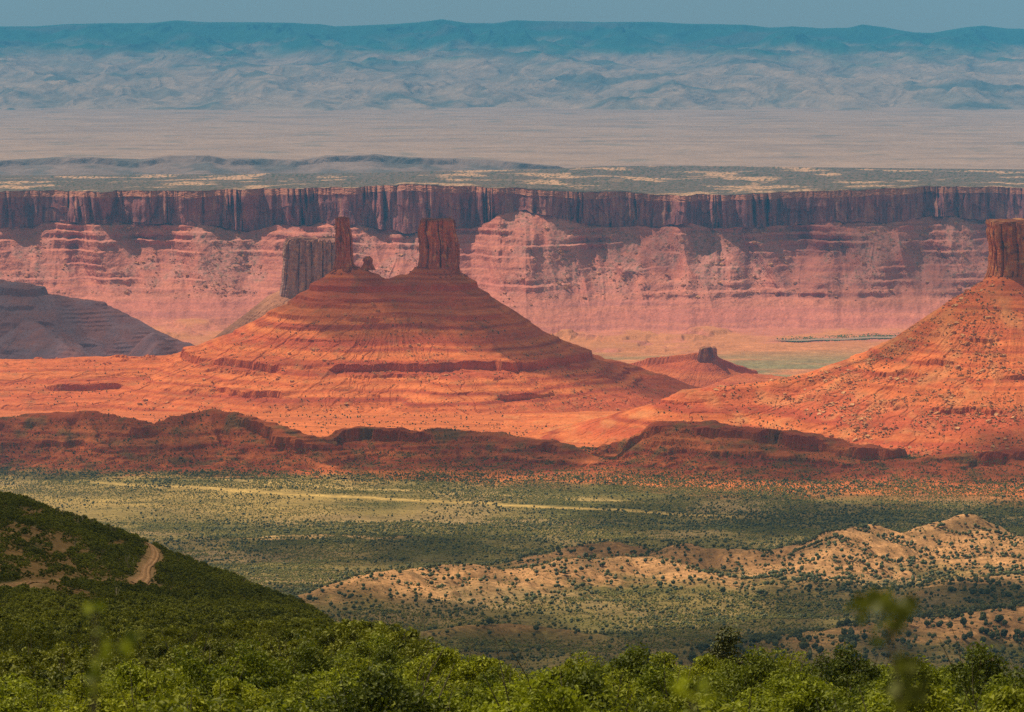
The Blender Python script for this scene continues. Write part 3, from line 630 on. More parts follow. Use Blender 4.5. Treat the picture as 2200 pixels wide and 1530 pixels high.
def near_z(x, y):
    px = 1100 + F * x / np.maximum(y, 1)
    fi = np.clip(np.interp(np.log(np.maximum(y, 3)), np.log(_fD), np.arange(len(_fD))), 0, len(_fD) - 1.001); fj = np.clip((px + 500) / 3200 * 399, 0, 398.999)
    i = fi.astype(int); j = fj.astype(int); a = fi - i; b = fj - j
    z = _t3[i, j] * (1 - a) * (1 - b) + _t3[i + 1, j] * a * (1 - b) + _t3[i, j + 1] * (1 - a) * b + _t3[i + 1, j + 1] * a * b
    k = sst(20, 300, y)
    return z + k * (fbm(x / 22, y / 60, 3, 3000) * 1.5) + fbm(x / 5, y / 9, 3, 3010) * .25 * sst(10, 60, y)
def near_hit(px, py):
    """distance at which the view row py first meets the near ground in column px"""
    D = np.linspace(330, 1200, 2500); z = near_z(XA(px) * D, D); s = ray(px, py)[1] * D
    k = np.argmax(z >= s) if (z >= s).any() else np.argmax(z - s); return D[k]
ROADP = [(284, 1256, 5.5), (298, 1249, 5), (305, 1240, 4), (303, 1229, 3.4), (306, 1220, 3.2), (316, 1210, 3.2), (324, 1200, 3.3), (327, 1191, 3.4), (324, 1181, 3.4), (317, 1172, 3.2), (308, 1163, 3), (301, 1157, 2.8), (294, 1152, 2.6)]
TRACKP = [(-60, 1271, 2.6), (0, 1264, 2.6), (40, 1256, 2.8), (90, 1250, 2.6), (150, 1249, 2.4), (220, 1252, 2.6), (284, 1256, 3.4)]
def road_line(pp, n=160):
    q = []
    for px, py, w in pp:
        D = near_hit(px, py); q.append((XA(px) * D, D, w))
    q = np.array(q); t = np.linspace(0, len(q) - 1, n); r = np.stack([np.interp(t, np.arange(len(q)), q[:, k]) for k in range(3)], -1)
    for k in range(3): r[:, k] = np.convolve(np.pad(r[:, k], 8, 'edge'), np.ones(17) / 17, 'valid')
    return r
ROAD = road_line(ROADP); TRACK = road_line(TRACKP)
def road_dist(x, y):
    d = np.full(x.shape, 1e9)
    for L in (ROAD, TRACK):
        a, _ = seg_field(x, y, np.column_stack([L[::4, :2], L[::4, 2]])); d = np.minimum(d, a)
    return d
def bare(x, y):
    """0 = closed scrub, 1 = bare ochre ground"""
    px = 1100 + F * x / y
    b = sst(.05, .3, fbm(x / 16, y / 60, 4, 3100) + .33 * np.exp(-((px - 60) / 130) ** 2 - ((y - 820) / 110) ** 2) * 1.6 + .05 * sst(500, 700, y) + .25 * np.exp(-((px - 720) / 90) ** 2 - ((y - 700) / 160) ** 2) - .02)
    return b * sst(230, 420, y)
pxn = np.arange(-420, 2625, 3.2); Dn = np.exp(np.linspace(math.log(3), math.log(2420), 760))
X, Y = polar(pxn, Dn); Z = near_z(X, Y)
rd = np.full(X.shape, 1e9); sel = (Y > 300) & (Y < 1300) & (X < 20)
rd[sel] = road_dist(X[sel], Y[sel])
b = bare(X, Y)
c = mixc(np.zeros(X.shape + (3,)) + np.array([.060, .058, .018]), [.15, .09, .034], b)
c = mixc(c, [.38, .26, .15], sst(.25, .5, fbm(X / 3, Y / 8, 3, 3120)) * b * .5)
c = mixc(c, [.30, .18, .09], sst(4, 2, rd) * .8)
tag(grid('hillside', X, Y, Z, M['near'], c, (Z > -900) & ((Y < 2400)), smooth=True), 'near scrub hillside with a spur falling from the left', 'hillside', kind='structure')
def ribbon(name, L, label, col, lift=.12):
    d = np.gradient(L[:, :2], axis=0); n = np.stack([-d[:, 1], d[:, 0]], -1); n /= np.linalg.norm(n, axis=1)[:, None] + 1e-9
    k = np.linspace(-1, 1, 11)
    X = L[:, 0][:, None] + n[:, 0][:, None] * k * L[:, 2][:, None] * .33; Y = L[:, 1][:, None] + n[:, 1][:, None] * k * L[:, 2][:, None] * .33
    Z = near_z(X, Y) + lift + .10 * np.cos(k * 7.5)[None, :] * (np.abs(k) < .99)
    c = np.zeros(X.shape + (3,)) + np.array(col)
    rut = np.exp(-((np.abs(k) - .5) / .17) ** 2)[None, :] + 0 * X
    c = mixc(c * .72, [.50, .30, .17], rut * .8)
    return tag(grid(name, X, Y, Z, M['near'], c, smooth=True), label, 'dirt road', kind='structure')
ribbon('dirt_road', ROAD, 'pale two-rut dirt road winding over the green spur', [.40, .22, .115], .22)
ribbon('dirt_track', TRACK, 'faint dirt track crossing the bare slope from the left', [.30, .165, .075], .16)

# ------------------------------------------------------------------ shrubs
def leaf_cloud(cent, rad, n, size, seed, flat=.75, up=.35):
    """n leaf-sized quads spread through clumps; returns verts, faces, per-vertex shade"""
    r = np.random.default_rng(seed); k = r.integers(0, len(cent), n)
    d = r.normal(size=(n, 3)); d /= np.linalg.norm(d, axis=1)[:, None]
    pos = cent[k] + d * (rad[k] * r.uniform(.25, 1, n) ** .6)[:, None] * np.array([1, 1, flat])
    nrm = d * .8 + r.normal(size=(n, 3)) * .7 + np.array([0, 0, up]); nrm /= np.linalg.norm(nrm, axis=1)[:, None]
    t = np.cross(nrm, r.normal(size=(n, 3))); t /= np.linalg.norm(t, axis=1)[:, None]; bt = np.cross(nrm, t)
    s = size * r.uniform(.6, 1.25, n); ln = s * r.uniform(1.2, 1.7, n)
    fold = nrm * (s * .25)[:, None]
    V = np.stack([pos - t * ln[:, None] * .5, pos + bt * s[:, None] * .42 + fold * .5, pos + t * ln[:, None] * .5 - fold * .4, pos - bt * s[:, None] * .42 + fold * .5], 1).reshape(-1, 3)
    base = r.uniform(0, .5, n) + (r.uniform(-.1, .5, len(cent)))[k]
    return V, np.arange(4 * n).reshape(n, 4), np.repeat(base, 4)
def tube(path, rad, ns=5):
    path = np.asarray(path, float); V = []; Fc = []
    for i, (p, r) in enumerate(zip(path, rad)):
        d = path[min(i + 1, len(path) - 1)] - path[max(i - 1, 0)]; d /= np.linalg.norm(d) + 1e-9
        a = np.cross(d, [.3, .9, .1]); a /= np.linalg.norm(a); b2 = np.cross(d, a)
        for j in range(ns):
            q = 2 * math.pi * j / ns; V.append(p + r * (math.cos(q) * a + math.sin(q) * b2))
    for i in range(len(path) - 1):
        for j in range(ns): Fc.append((i * ns + j, i * ns + (j + 1) % ns, (i + 1) * ns + (j + 1) % ns, (i + 1) * ns + j))
    return V, Fc
def tubes(lst, ns=5):
    V = []; Fc = []
    for p, r in lst:
        v, f = tube(p, r, ns); Fc += [tuple(i + len(V) for i in q) for q in f]; V += v
    return V, Fc
def mesh_of(name, V, Fc, mat, shade=None, smooth=False):
    c = None if shade is None else np.repeat(np.asarray(shade)[:, None], 3, 1)
    o = add_mesh(name, V, Fc, mat, c, smooth); me = o.data; bpy.data.objects.remove(o); return me
def bush_meshes(seed, w, h, nclump, nleaf, size, mat, dead=2):
    r = np.random.default_rng(seed)
    ang = r.uniform(0, 2 * np.pi, nclump); q = r.uniform(0, 1, nclump) ** .6; el = r.uniform(.02, 1, nclump)
    rr = w / 2 * q * np.sqrt(np.clip(1.12 - el ** 2, .08, 1))
    cent = np.stack([rr * np.cos(ang), rr * np.sin(ang), h * (.12 + .84 * el * (1 - .35 * q))], -1)
    rad = r.uniform(.12, .30, nclump) * w / 2.6
    V, Fc, sh = leaf_cloud(cent, rad, nleaf, size, seed + 1)
    me = mesh_of('foliage', V, Fc, mat, sh)
    st = []
    for k in range(min(9, nclump)):
        c = cent[k]; b0 = np.array([r.normal() * .12, r.normal() * .12, -.3]); m1 = lerp(b0, c, .5) + r.normal(size=3) * .12
        st.append(([b0, m1, c], [.045, .03, .012]))
    for k in range(dead):
        a = r.uniform(0, 6.28); rr_ = w / 2 * r.uniform(.2, .8); tip = np.array([rr_ * math.cos(a), rr_ * math.sin(a), h * r.uniform(.95, 1.2)])
        st.append(([tip * [.5, .5, .4], tip * [.7, .9, .75] , tip], [.014, .010, .004])); st.append(([tip * [.85, .85, .6], tip * [1, 1, .6] + [.2 * math.cos(a + 1), .2 * math.sin(a + 1), .25 * h]], [.015, .005]))
    V, Fc = tubes(st, 4); ms = mesh_of('branch', V, Fc, M['bark'])
    return me, ms
def thing(name, label, cat, loc, group=None, rz=0, sc=1):
    o = bpy.data.objects.new(name, None); COL.objects.link(o); o.location = loc; o.rotation_euler = (0, 0, rz); o.scale = (sc, sc, sc) if np.isscalar(sc) else sc
    return tag(o, label, cat, group)
def part(name, me, parent):
    o = bpy.data.objects.new(name, me); COL.objects.link(o); o.parent = parent; return o
OAK = [bush_meshes(4000 + i * 10, 4.6, 2.8, 78, 9500, .088, M[('oakleaf', 'oakyellow', 'oakdark', 'oakleaf', 'oakyellow', 'oakleaf')[i]], i % 3) for i in range(6)]
DARK = [bush_meshes(4200 + i * 10, 3.2, 2.2, 54, 2800, .11, M['darkleaf'], i % 2) for i in range(5)]
FAR = [bush_meshes(4400 + i * 10, 3.0, 2.0, 30, 520, .22, M['darkleaf'], 0) for i in range(5)]
r0 = np.random.default_rng(77)
def jitter_grid(y0, y1, sp, pa, pb):
    out = []; y = y0
    while y < y1:
        x0, x1 = XA(pa) * y, XA(pb) * y
        for x in np.arange(x0, x1, sp): out.append((x + r0.uniform(-.45, .45) * sp, y + r0.uniform(-.45, .45) * sp))
        y += sp
    return np.array(out)
# bright oak scrub in front
pts = jitter_grid(54, 178, 3.45, -45, 2250)
pxv = 1100 + F * pts[:, 0] / pts[:, 1]
lim = np.interp(pxv, [-60, 100, 500, 640, 800, 950, 1100, 2300], [118, 122, 128, 150, 170, 170, 172, 176])
keep = pts[:, 1] < lim
pts = pts[keep]; pxv = pxv[keep]
n_ = 0
for (x, y), px in zip(pts, pxv):
    z = float(near_z(np.array([x]), np.array([y]))[0]); me, ms = OAK[r0.integers(0, len(OAK))]
    if r0.uniform() < .07: continue
    s = r0.uniform(.62, 1.2)
    if y > 140 and px > 950: s *= r0.uniform(.6, 1.0)
    o = thing('oak_shrub', 'bright green scrub oak in the thicket along the bottom of the picture', 'shrub', (x, y, z), 'bright scrub oaks in front', r0.uniform(0, 6.28), (s, s, s * r0.uniform(.7, 1.05)))
    part('foliage', me, o); part('branch', ms, o); n_ += 1
print('oaks', n_)
# darker taller clump on the crest
for k, (px, D, s) in enumerate([(735, 178, 1.75), (775, 176, 1.5), (815, 172, 1.6), (862, 168, 1.7), (905, 165, 1.45), (690, 185, 1.6), (640, 190, 1.5), (885, 158, 1.3), (840, 160, 1.35), (935, 160, 1.1)]):
    x = XA(px) * D; z = float(near_z(np.array([x]), np.array([D * 1.]))[0]); me, ms = DARK[k % 5]
    o = thing('dark_shrub', 'dark green shrub in the clump where the spur meets the bright scrub', 'shrub', (x, D, z), 'dark shrubs at the end of the spur', k * 1.3, s)
    part('foliage', me, o); part('branch', ms, o)
# dark shrubs of the spur
pts = np.vstack([jitter_grid(124, 460, 2.6, -60, 900), jitter_grid(460, 1180, 2.7, -60, 860)])
pxv = 1100 + F * pts[:, 0] / pts[:, 1]
lim = np.interp(pxv, [-60, 100, 500, 640, 800, 900], [118, 122, 128, 150, 170, 176])
bb = bare(pts[:, 0], pts[:, 1]); rdd = road_dist(pts[:, 0], pts[:, 1])
ok = (pts[:, 1] > lim) & (r0.uniform(0, 1, len(pts)) > bb * .72) & (rdd > 2.9)
z = near_z(pts[:, 0], pts[:, 1])
cmax = {}
pts = pts[ok]; z = z[ok]; size = r0.uniform(.4, 1.3, len(pts)) * lerp(1.0, .95, sst(300, 900, pts[:, 1]))
# only what the camera side can see: drop shrubs well behind the crest
crest = np.interp(1100 + F * pts[:, 0] / pts[:, 1], [0, 500, 700, 860], [1090, 1060, 940, 560]); ok = pts[:, 1] < crest + 12
pts = pts[ok]; z = z[ok]; size = size[ok]
order = np.argsort(-size / pts[:, 1])
ind = order[:285]; rest = order[285:]
for k, i in enumerate(ind):
    me, ms = DARK[k % 5] if pts[i, 1] < 420 else FAR[k % 5]
    o = thing('spur_shrub', 'dark green shrub on the shaded foot of the left spur', 'shrub', (pts[i, 0], pts[i, 1], z[i]), 'dark shrubs on the foot of the spur', r0.uniform(0, 6.28), size[i])
    part('foliage', me, o); part('branch', ms, o)
def merged(name, meshes, P3, S, rz, mat, label, cat, extra=None):
    Vs = []; Fs = []; Cs = []; off = 0
    data = []
    for me in meshes:
        v = np.zeros(len(me.vertices) * 3, np.float32); me.vertices.foreach_get('co', v); v = v.reshape(-1, 3)
        f = np.zeros(len(me.loops), np.int32); me.loops.foreach_get('vertex_index', f)
        cc = np.zeros(len(v) * 4, np.float32); me.color_attributes['Col'].data.foreach_get('color', cc)
        data.append((v, f.reshape(len(me.polygons), -1), cc.reshape(-1, 4)[:, :3]))
    for k in range(len(data)):
        v, f, cc = data[k]; ii = np.arange(k, len(P3), len(data))
        if not len(ii): continue
        c_, s_ = np.cos(rz[ii])[:, None], np.sin(rz[ii])[:, None]
        S3 = S[ii] if S.ndim == 2 else np.repeat(S[ii][:, None], 3, 1)
        w = np.stack([(v[None, :, 0] * c_ - v[None, :, 1] * s_) * S3[:, :1], (v[None, :, 0] * s_ + v[None, :, 1] * c_) * S3[:, 1:2], v[None, :, 2] * S3[:, 2:]], -1) + P3[ii][:, None, :]
        Vs.append(w.reshape(-1, 3).astype(np.float32)); Fs.append((f[None] + (np.arange(len(ii)) * len(v))[:, None, None]).reshape(-1, f.shape[1]) + off)
        Cs.append((cc[None] + r0.uniform(-.18, .22, (len(ii), 1, 1)) + (0 if extra is None else extra[ii][:, None, None])).clip(0, 1).reshape(-1, 3)); off += len(ii) * len(v)
    o = add_mesh(name, np.vstack(Vs), np.vstack(Fs), mat, np.vstack(Cs), False)
    return tag(o, label, cat, kind='stuff')
print('spur shrubs', len(pts))
merged('undergrowth', [m[0] for m in FAR], np.column_stack([pts[rest], z[rest]]), size[rest], r0.uniform(0, 6.28, len(rest)), M['darkleaf'], 'dense dark green scrub covering the left spur', 'scrub', .7 * fbm(pts[rest, 0] / 18, pts[rest, 1] / 80, 3, 3200) + .06)

# single juniper among the oaks and thin dead snags along the spur
def juniper_mesh(seed, w, h, n=1500, size=.12):
    r = np.random.default_rng(seed); nc = 40
    a = r.uniform(0, 6.28, nc); e = r.uniform(0, 1, nc); q = np.sqrt(r.uniform(0, 1, nc))
    cent = np.stack([w / 2 * q * np.cos(a) * (1.05 - .75 * e), w / 2 * q * np.sin(a) * (1.05 - .75 * e), h * (.15 + .8 * e)], -1)
    V, Fc, sh = leaf_cloud(cent, np.full(nc, w * .14), n, size, seed + 3, 1.1, .6); return mesh_of('crown', V, Fc, M['juniper'], sh)
JN = juniper_mesh(5000, 2.4, 2.8, 3000, .09); Vt, Ft = tubes([([(0, 0, -.4), (.05, 0, .8), (0, .05, 2.2)], [.13, .09, .03])], 6); JT = mesh_of('trunk', Vt, Ft, M['bark'])
for px, D, s, lab in [(1565, 141, 1.18, 'round dark juniper standing above the bright scrub'), (1770, 150, .85, 'small dark juniper right of the round one in the scrub')]:
    x = XA(px) * D; o = thing('juniper_tree', lab, 'tree', (x, D, float(near_z(np.array([x]), np.array([D * 1.]))[0])), None, 0, s)
    part('crown', JN, o); part('trunk', JT, o)
def snag(seed, h):
    r = np.random.default_rng(seed); L = []
    for k in range(4):
        a = r.uniform(0, 6.28); t = np.array([.35 * h * math.cos(a) * r.uniform(.2, 1), .35 * h * math.sin(a) * r.uniform(.2, 1), h * r.uniform(.6, 1)])
        L.append(([(0, 0, -.3), t * [.4, .4, .55], t], [.05, .035, .012])); L.append(([t * [.5, .5, .6], t * [1.3, .6, .85]], [.025, .008]))
    V, Fc = tubes(L, 4); return mesh_of('snag', V, Fc, M['deadwood'])
SN = [snag(5100 + k, 3.2) for k in range(4)]
for k, px in enumerate([53, 56, 70, 100, 118, 124, 150, 160, 168, 186, 190, 226, 232, 240, 245, 255, 520, 530, 585]):
    D = float(np.interp(px, [0, 500, 700], [1052, 1030, 900])) - r0.uniform(0, 8); x = XA(px) * D
    o = bpy.data.objects.new('dead_snag', SN[k % 4]); COL.objects.link(o); o.location = (x, D, float(near_z(np.array([x]), np.array([D]))[0])); o.rotation_euler = (0, 0, k); s = r0.uniform(.6, 1.1); o.scale = (s, s, s)
    tag(o, 'thin bare dead snag sticking up from the crest of the left spur', 'dead shrub', 'dead snags on the spur crest')
for k, (px, py) in enumerate([(262, 1215), (268, 1228), (276, 1222), (320, 1262), (240, 1290), (150, 1180)]):
    D = near_hit(px, py); x = XA(px) * D
    o = bpy.data.objects.new('dead_shrub', SN[k % 4]); COL.objects.link(o); o.location = (x, D, float(near_z(np.array([x]), np.array([D]))[0])); o.rotation_euler = (0, 0, k * 2)
    tag(o, 'pale dead shrub among the green scrub beside the dirt road', 'dead shrub', 'dead shrubs beside the road')
# outcrop beside the road
# out-of-focus sprigs close to the lens
def sprig(name, label, pxs_, D, leaves, seed, mat):
    r = np.random.default_rng(seed)
    path = [P(a, b_, D) for a, b_ in pxs_]; base = path[0]
    root = thing(name, label, 'sapling', tuple(base))
    V, Fc = tube([p - base for p in path], np.linspace(.006, .002, len(path)), 5); me = mesh_of('stem', V, Fc, M['bark']); part('stem', me, root)
    Vs = []; Fs = []; Sh = []
    for (a, b_, n, sp, sz) in leaves:
        for k in range(n):
            p = P(a + r.normal() * sp, b_ + r.normal() * sp * .8, D + r.normal() * .05) - base
            t = r.normal(size=3); t /= np.linalg.norm(t); q = np.cross(t, r.normal(size=3)); q /= np.linalg.norm(q); nn = np.cross(t, q)
            o_ = len(Vs); prof_ = [(-.5, .0), (-.25, .26), (.1, .34), (.35, .2), (.5, 0), (.35, -.2), (.1, -.34), (-.25, -.26)]
            Vs += [p + t * u_ * sz + q * w_ * sz + nn * abs(w_) * .15 * sz for u_, w_ in prof_]; Fs.append(tuple(o_ + i for i in range(8))); Sh += [r.uniform(.1, .9)] * 8
    me = mesh_of('foliage', np.array(Vs), np.array(Fs), mat, Sh); part('foliage', me, root); return root
sprig('sapling', 'blurred leafy sprig close to the lens at lower left', [(198, 1780), (200, 1600), (203, 1500), (206, 1400), (204, 1300)], 5.0,
  [(204, 1312, 3, 9, .022), (215, 1345, 2, 10, .018), (272, 1378, 5, 18, .026), (228, 1398, 3, 14, .02), (215, 1440, 6, 14, .022), (196, 1480, 3, 12, .02)], 6000, M['oakleaf'])
sprig('sapling', 'blurred dark sprig close to the lens at lower right', [(1975, 1780), (1950, 1600), (1930, 1480), (1915, 1400), (1905, 1300)], 5.0,
  [(1845, 1298, 12, 13, .024), (1890, 1292, 14, 12, .025), (1938, 1312, 18, 16, .026), (1918, 1345, 10, 10, .024), (1882, 1372, 4, 7, .02), (1945, 1425, 20, 14, .026), (1962, 1485, 18, 20, .027)], 6010, M['sprigleaf'])
sprig('sapling', 'faint blurred sprig close to the lens at bottom centre', [(1500, 1780), (1495, 1640), (1490, 1540), (1488, 1480)], 4.6, [(1490, 1490, 5, 24, .022), (1515, 1500, 4, 18, .02)], 6020, M['oakleaf'])

# ------------------------------------------------------------------ trees and boulders of the middle distance
def blob(seed, sub, amp, flat=1.0, mat='juniper'):
    import bmesh
    bm = bmesh.new(); bmesh.ops.create_icosphere(bm, subdivisions=sub, radius=.5); r = np.random.default_rng(seed)
    for v in bm.verts:
        v.co *= 1 + r.uniform(-amp, amp); v.co.z = v.co.z * flat + .42 * flat
    me = bpy.data.meshes.new('crown'); bm.to_mesh(me); bm.free()
    at = me.color_attributes.new('Col', 'FLOAT_COLOR', 'POINT'); c_ = np.ones((len(me.vertices), 4), np.float32); c_[:, :3] = r.uniform(.05, .6, len(me.vertices))[:, None]; at.data.foreach_set('color', c_.ravel())
    me.materials.append(M[mat]); return me
JB = [blob(7000 + k, 3, .22, 1.05) for k in range(5)]      # detailed, for single trees
JS = [blob(7100 + k, 1, .25, 1.0) for k in range(4)]       # far ones
def scatter(n, D0, D1, pa=-120, pb=2320):
    D = np.sqrt(r0.uniform(D0 ** 2, D1 ** 2, n)); return XA(r0.uniform(pa, pb, n)) * D, D
x, y = scatter(260000, 2500, 8500)
px = 1100 + F * x / y
g = ground(x, y); hs = np.zeros(len(x)); hr = np.zeros(len(x))
for H in SANDY: hs = np.maximum(hs, hill_h(H, x, y))
for H in REDH: hr = np.maximum(hr, hill_h(H, x, y))
pat = fbm(x / 170, y / 300, 4, 7200); clump = fbm(x / 45, y / 45, 3, 7210)
dens = .05 + .55 * sst(-.05, .35, pat) + .25 * sst(.1, .4, clump)
band = np.exp(-((y - (5480 + (px - 900) * .10)) / 130) ** 2) * sst(300, 600, px) + np.exp(-((y - (6480 - (px - 700) * .12)) / 110) ** 2) * .9 + np.exp(-((y - (5150 + (px - 800) * .02)) / 90) ** 2) * .8 + np.exp(-((y - (5750 - (px - 1700) * .05)) / 170) ** 2) * sst(1100, 1500, px)
dens = np.maximum(dens, band * sst(-.5, .1, clump) * .95)
dens = np.where((y > 5650) & (y < 6250) & (px < 900), dens * .22, dens)
dens = np.where(hs > 5, np.maximum(.20 + .3 * sst(-.1, .3, clump), .0) + .75 * (noise((y + x * .35) / 70, x / 500, 7230) > .12) * (px > 1600), dens)
gul = ridg(x / 38, y / 90, 2, 7240)
dens = np.where(hr > 4, .42 + .5 * sst(.0, .3, clump), dens)
dens = np.where((hs > .4) & (hs < 7) & (y > 3700), np.maximum(dens, .7 * sst(-.3, .1, clump)), dens)
dens = np.where(y > 7100, np.minimum(dens * .3, .12), dens)
ok = r0.uniform(0, 1, len(x)) < dens * .62
x, y, g, hs, hr = x[ok], y[ok], g[ok], hs[ok], hr[ok]
z = g + np.maximum(hs, hr)
sz = r0.uniform(1.7, 5.0, len(x)) * r0.uniform(.7, 1, len(x)) * np.where(hs > 5, 1.35, 1.0) * np.where(hr > 4, .8, 1)
order = np.argsort(-sz / y); vis = order[(np.abs(XA(0) * y[order]) > np.abs(x[order]) - 5)]
big = vis[:290]; bigset = np.zeros(len(x), bool); bigset[big] = True
print('junipers', len(x))
for k, i in enumerate(big):
    o = bpy.data.objects.new('juniper', JB[k % 5]); COL.objects.link(o); o.location = (x[i], y[i], z[i]); o.rotation_euler = (0, 0, r0.uniform(0, 6.28)); s = sz[i]; o.scale = (s, s, s * r0.uniform(.8, 1.1))
    tag(o, 'small dark juniper dotting the nearer slopes of the valley', 'tree', 'junipers of the nearer valley slopes')
ii = np.where(~bigset)[0]
S3 = sz[ii][:, None] * np.column_stack([np.ones(len(ii)), np.ones(len(ii)), r0.uniform(.7, 1.05, len(ii))])
merged('vegetation', JS, np.column_stack([x[ii], y[ii], z[ii]]), S3, r0.uniform(0, 6.28, len(ii)), M['juniper'], 'thousands of dark junipers scattered over the valley floor', 'trees')
# cottonwoods along the river
k_ = 3200; t = r0.uniform(0, 6, k_); yr = np.interp(t, np.arange(7), rp[:, 1]) + np.where(r0.uniform(0, 1, k_) < .8, r0.uniform(40, 150, k_), -r0.uniform(40, 60, k_)); xr = XA(np.interp(t, np.arange(7), rp[:, 0])) * yr
ok = (fbm(xr / 90, yr / 60, 3, 7500) > r0.uniform(-.35, .3, len(xr))) & (1100 + F * xr / yr > 1660 + r0.uniform(0, 90, len(xr))); xr, yr = xr[ok], yr[ok]
M['cottonwood'] = leaf_mat('cottonwood', (.05, .085, .02), (.12, .17, .04), 0); JC = [blob(7450 + k, 1, .25, 1, 'cottonwood') for k in range(3)]
merged('woods', JC, np.column_stack([xr, yr, np.full(len(xr), -1250.)]), r0.uniform(2.0, 5.5, len(xr)), r0.uniform(0, 6.28, len(xr)), M['cottonwood'], 'dark green line of trees along the far river', 'trees')
# small dark shrubs on the two buttes
for B_, x0, x1, y0, y1, n_, zt_, lab in ((B2, 1400, 2330, 6800, 7560, 2600, -600, 'small dark shrubs dotted over the right-hand red slope'), (B1, -100, 1600, 8300, 9100, 3000, -800, 'small dark shrubs dotted over the skirt of the big butte')):
    x = r0.uniform(cl(x0, y1), cl(x1, y1), n_); y = r0.uniform(y0, y1, n_); zz_ = butte_h(x, y, B_); ok = (zz_ > ground(x, y)) & (zz_ < zt_) & (fbm(x / 110, y / 110, 3, 7600) > -.05 - .15 * (y < y0 + 250)); x, y, zz_ = x[ok], y[ok], zz_[ok]
    merged('shrubbery', JS, np.column_stack([x, y, zz_]), r0.uniform(1.6, 3.6, len(x)), r0.uniform(0, 6.28, len(x)), M['juniper'], lab, 'shrubs')
# low scrub and sage, far too many to count
def dome(seed, mat):
    r = np.random.default_rng(seed); V = []; n = 6
    for z, q in ((-.1, .42), (.35, .5), (.68, .3)):
        for k in range(n): a_ = 2 * math.pi * k / n + r.uniform(-.3, .3) + z; V.append((q * r.uniform(.75, 1.2) * math.cos(a_), q * r.uniform(.75, 1.2) * math.sin(a_), z * r.uniform(.85, 1.15)))
    V.append((0, 0, .82)); Fc = []
    for j in range(2):
        for k in range(n): a_, b_ = j * n + k, j * n + (k + 1) % n; Fc += [(a_, b_, b_ + n), (a_, b_ + n, a_ + n)]
    for k in range(n): Fc.append((2 * n + k, 2 * n + (k + 1) % n, 3 * n))
    return mesh_of('scrub', np.array(V), np.array(Fc), mat, r.uniform(.05, .75, len(V)))
M['sage'] = leaf_mat('sage', (.052, .055, .007), (.21, .195, .026), 0)
JL = [dome(7400 + k, M['sage']) for k in range(5)]
x, y = scatter(520000, 2500, 7100, -90, 2290)
pxs2 = 1100 + F * x / y
dn_ = .10 + .75 * sst(-.25, .2, fbm(x / 200, y / 330, 4, 7300) + .25 * fbm(x / 40, y / 40, 3, 7310)) 
dn_ = dn_ * np.where((y > 5600) & (pxs2 < 900), .35, 1)
hs = np.zeros(len(x)); hr = np.zeros(len(x))
for H in SANDY: hs = np.maximum(hs, hill_h(H, x, y))
for H in REDH: hr = np.maximum(hr, hill_h(H, x, y))
dn_ = np.where((y > 6150) & (fbm(x / 90, y / 160, 3, 7330) > -.12), np.maximum(dn_, .55), dn_); dn_ = np.where(hs > 6, .14, dn_); dn_ = np.where(hr > 3, .28 + .4 * sst(0, .3, fbm(x / 50, y / 50, 3, 7320)), dn_)
stripd = np.abs(y - (6360 - (pxs2 - 200) * .49)); dn_ = np.where((stripd < 32) & (pxs2 > 180) & (pxs2 < 1650), 0, dn_)
ok = r0.uniform(0, 1, len(x)) < dn_; x, y = x[ok], y[ok]; hh_ = np.maximum(hs, hr)[ok]
S = r0.uniform(.8, 2.3, len(x)) * np.where(hh_ > 5, .8, 1)
print('scrub', len(x))
merged('shrubbery', JL, np.column_stack([x, y, ground(x, y) + hh_]), S, r0.uniform(0, 6.28, len(x)), M['sage'], 'low olive scrub carpeting the valley floor', 'scrub')
# boulders
def rockm(seed):
    import bmesh
    bm = bmesh.new(); bmesh.ops.create_cube(bm, size=1); bmesh.ops.subdivide_edges(bm, edges=bm.edges[:], cuts=1, use_grid_fill=True); r = np.random.default_rng(seed)
    for v in bm.verts: v.co = Vector((v.co.x * (1 + r.uniform(-.35, .3)), v.co.y * (1 + r.uniform(-.35, .3)), v.co.z * .75 * (1 + r.uniform(-.4, .3)) + .12)) * (.9 if v.co.length > .8 else 1)
    me = bpy.data.meshes.new('boulder'); bm.to_mesh(me); bm.free()
    at = me.color_attributes.new('Col', 'FLOAT_COLOR', 'POINT'); c_ = np.ones((len(me.vertices), 4), np.float32); c_[:, :3] = r.uniform(.1, .7, len(me.vertices))[:, None]; at.data.foreach_set('color', c_.ravel())
    me.materials.append(M['boulder']); return me
M['boulder'] = leaf_mat('boulder_stone', (.42, .15, .055), (.64, .34, .15), 0)
M['rubble'] = leaf_mat('rubble_stone', (.22, .06, .03), (.42, .14, .06), 0)
RB = [rockm(8000 + k) for k in range(6)]
x = r0.uniform(cl(1480, 7200), cl(2330, 7200), 24000); y = r0.uniform(6850, 7560, 24000)
zb2 = butte_h(x, y, B2); g = ground(x, y); px = 1100 + F * x / y
den = sst(-.25, .35, fbm(x / 90, y / 90, 3, 8100)) * sst(1450, 1800, px)
ok = (zb2 > g + 1) & (zb2 < -585) & (r0.uniform(0, 1, len(x)) < den * .75); x, y, z = x[ok], y[ok], zb2[ok]
s = 1.5 + r0.pareto(2.2, len(x)) * 1.4; s = np.minimum(s, 10)
order = np.argsort(-s)
for k, i in enumerate(order[:240]):
    o = bpy.data.objects.new('boulder', RB[k % 6]); COL.objects.link(o); o.location = (x[i], y[i], z[i] - s[i] * .12); o.rotation_euler = (r0.uniform(-.4, .4), r0.uniform(-.4, .4), r0.uniform(0, 6.28)); o.scale = (s[i], s[i] * .8, s[i] * .8)
    tag(o, 'tan sandstone boulder lying on the red slope at the right', 'boulder', 'boulders on the right-hand slope')
ii = order[240:]
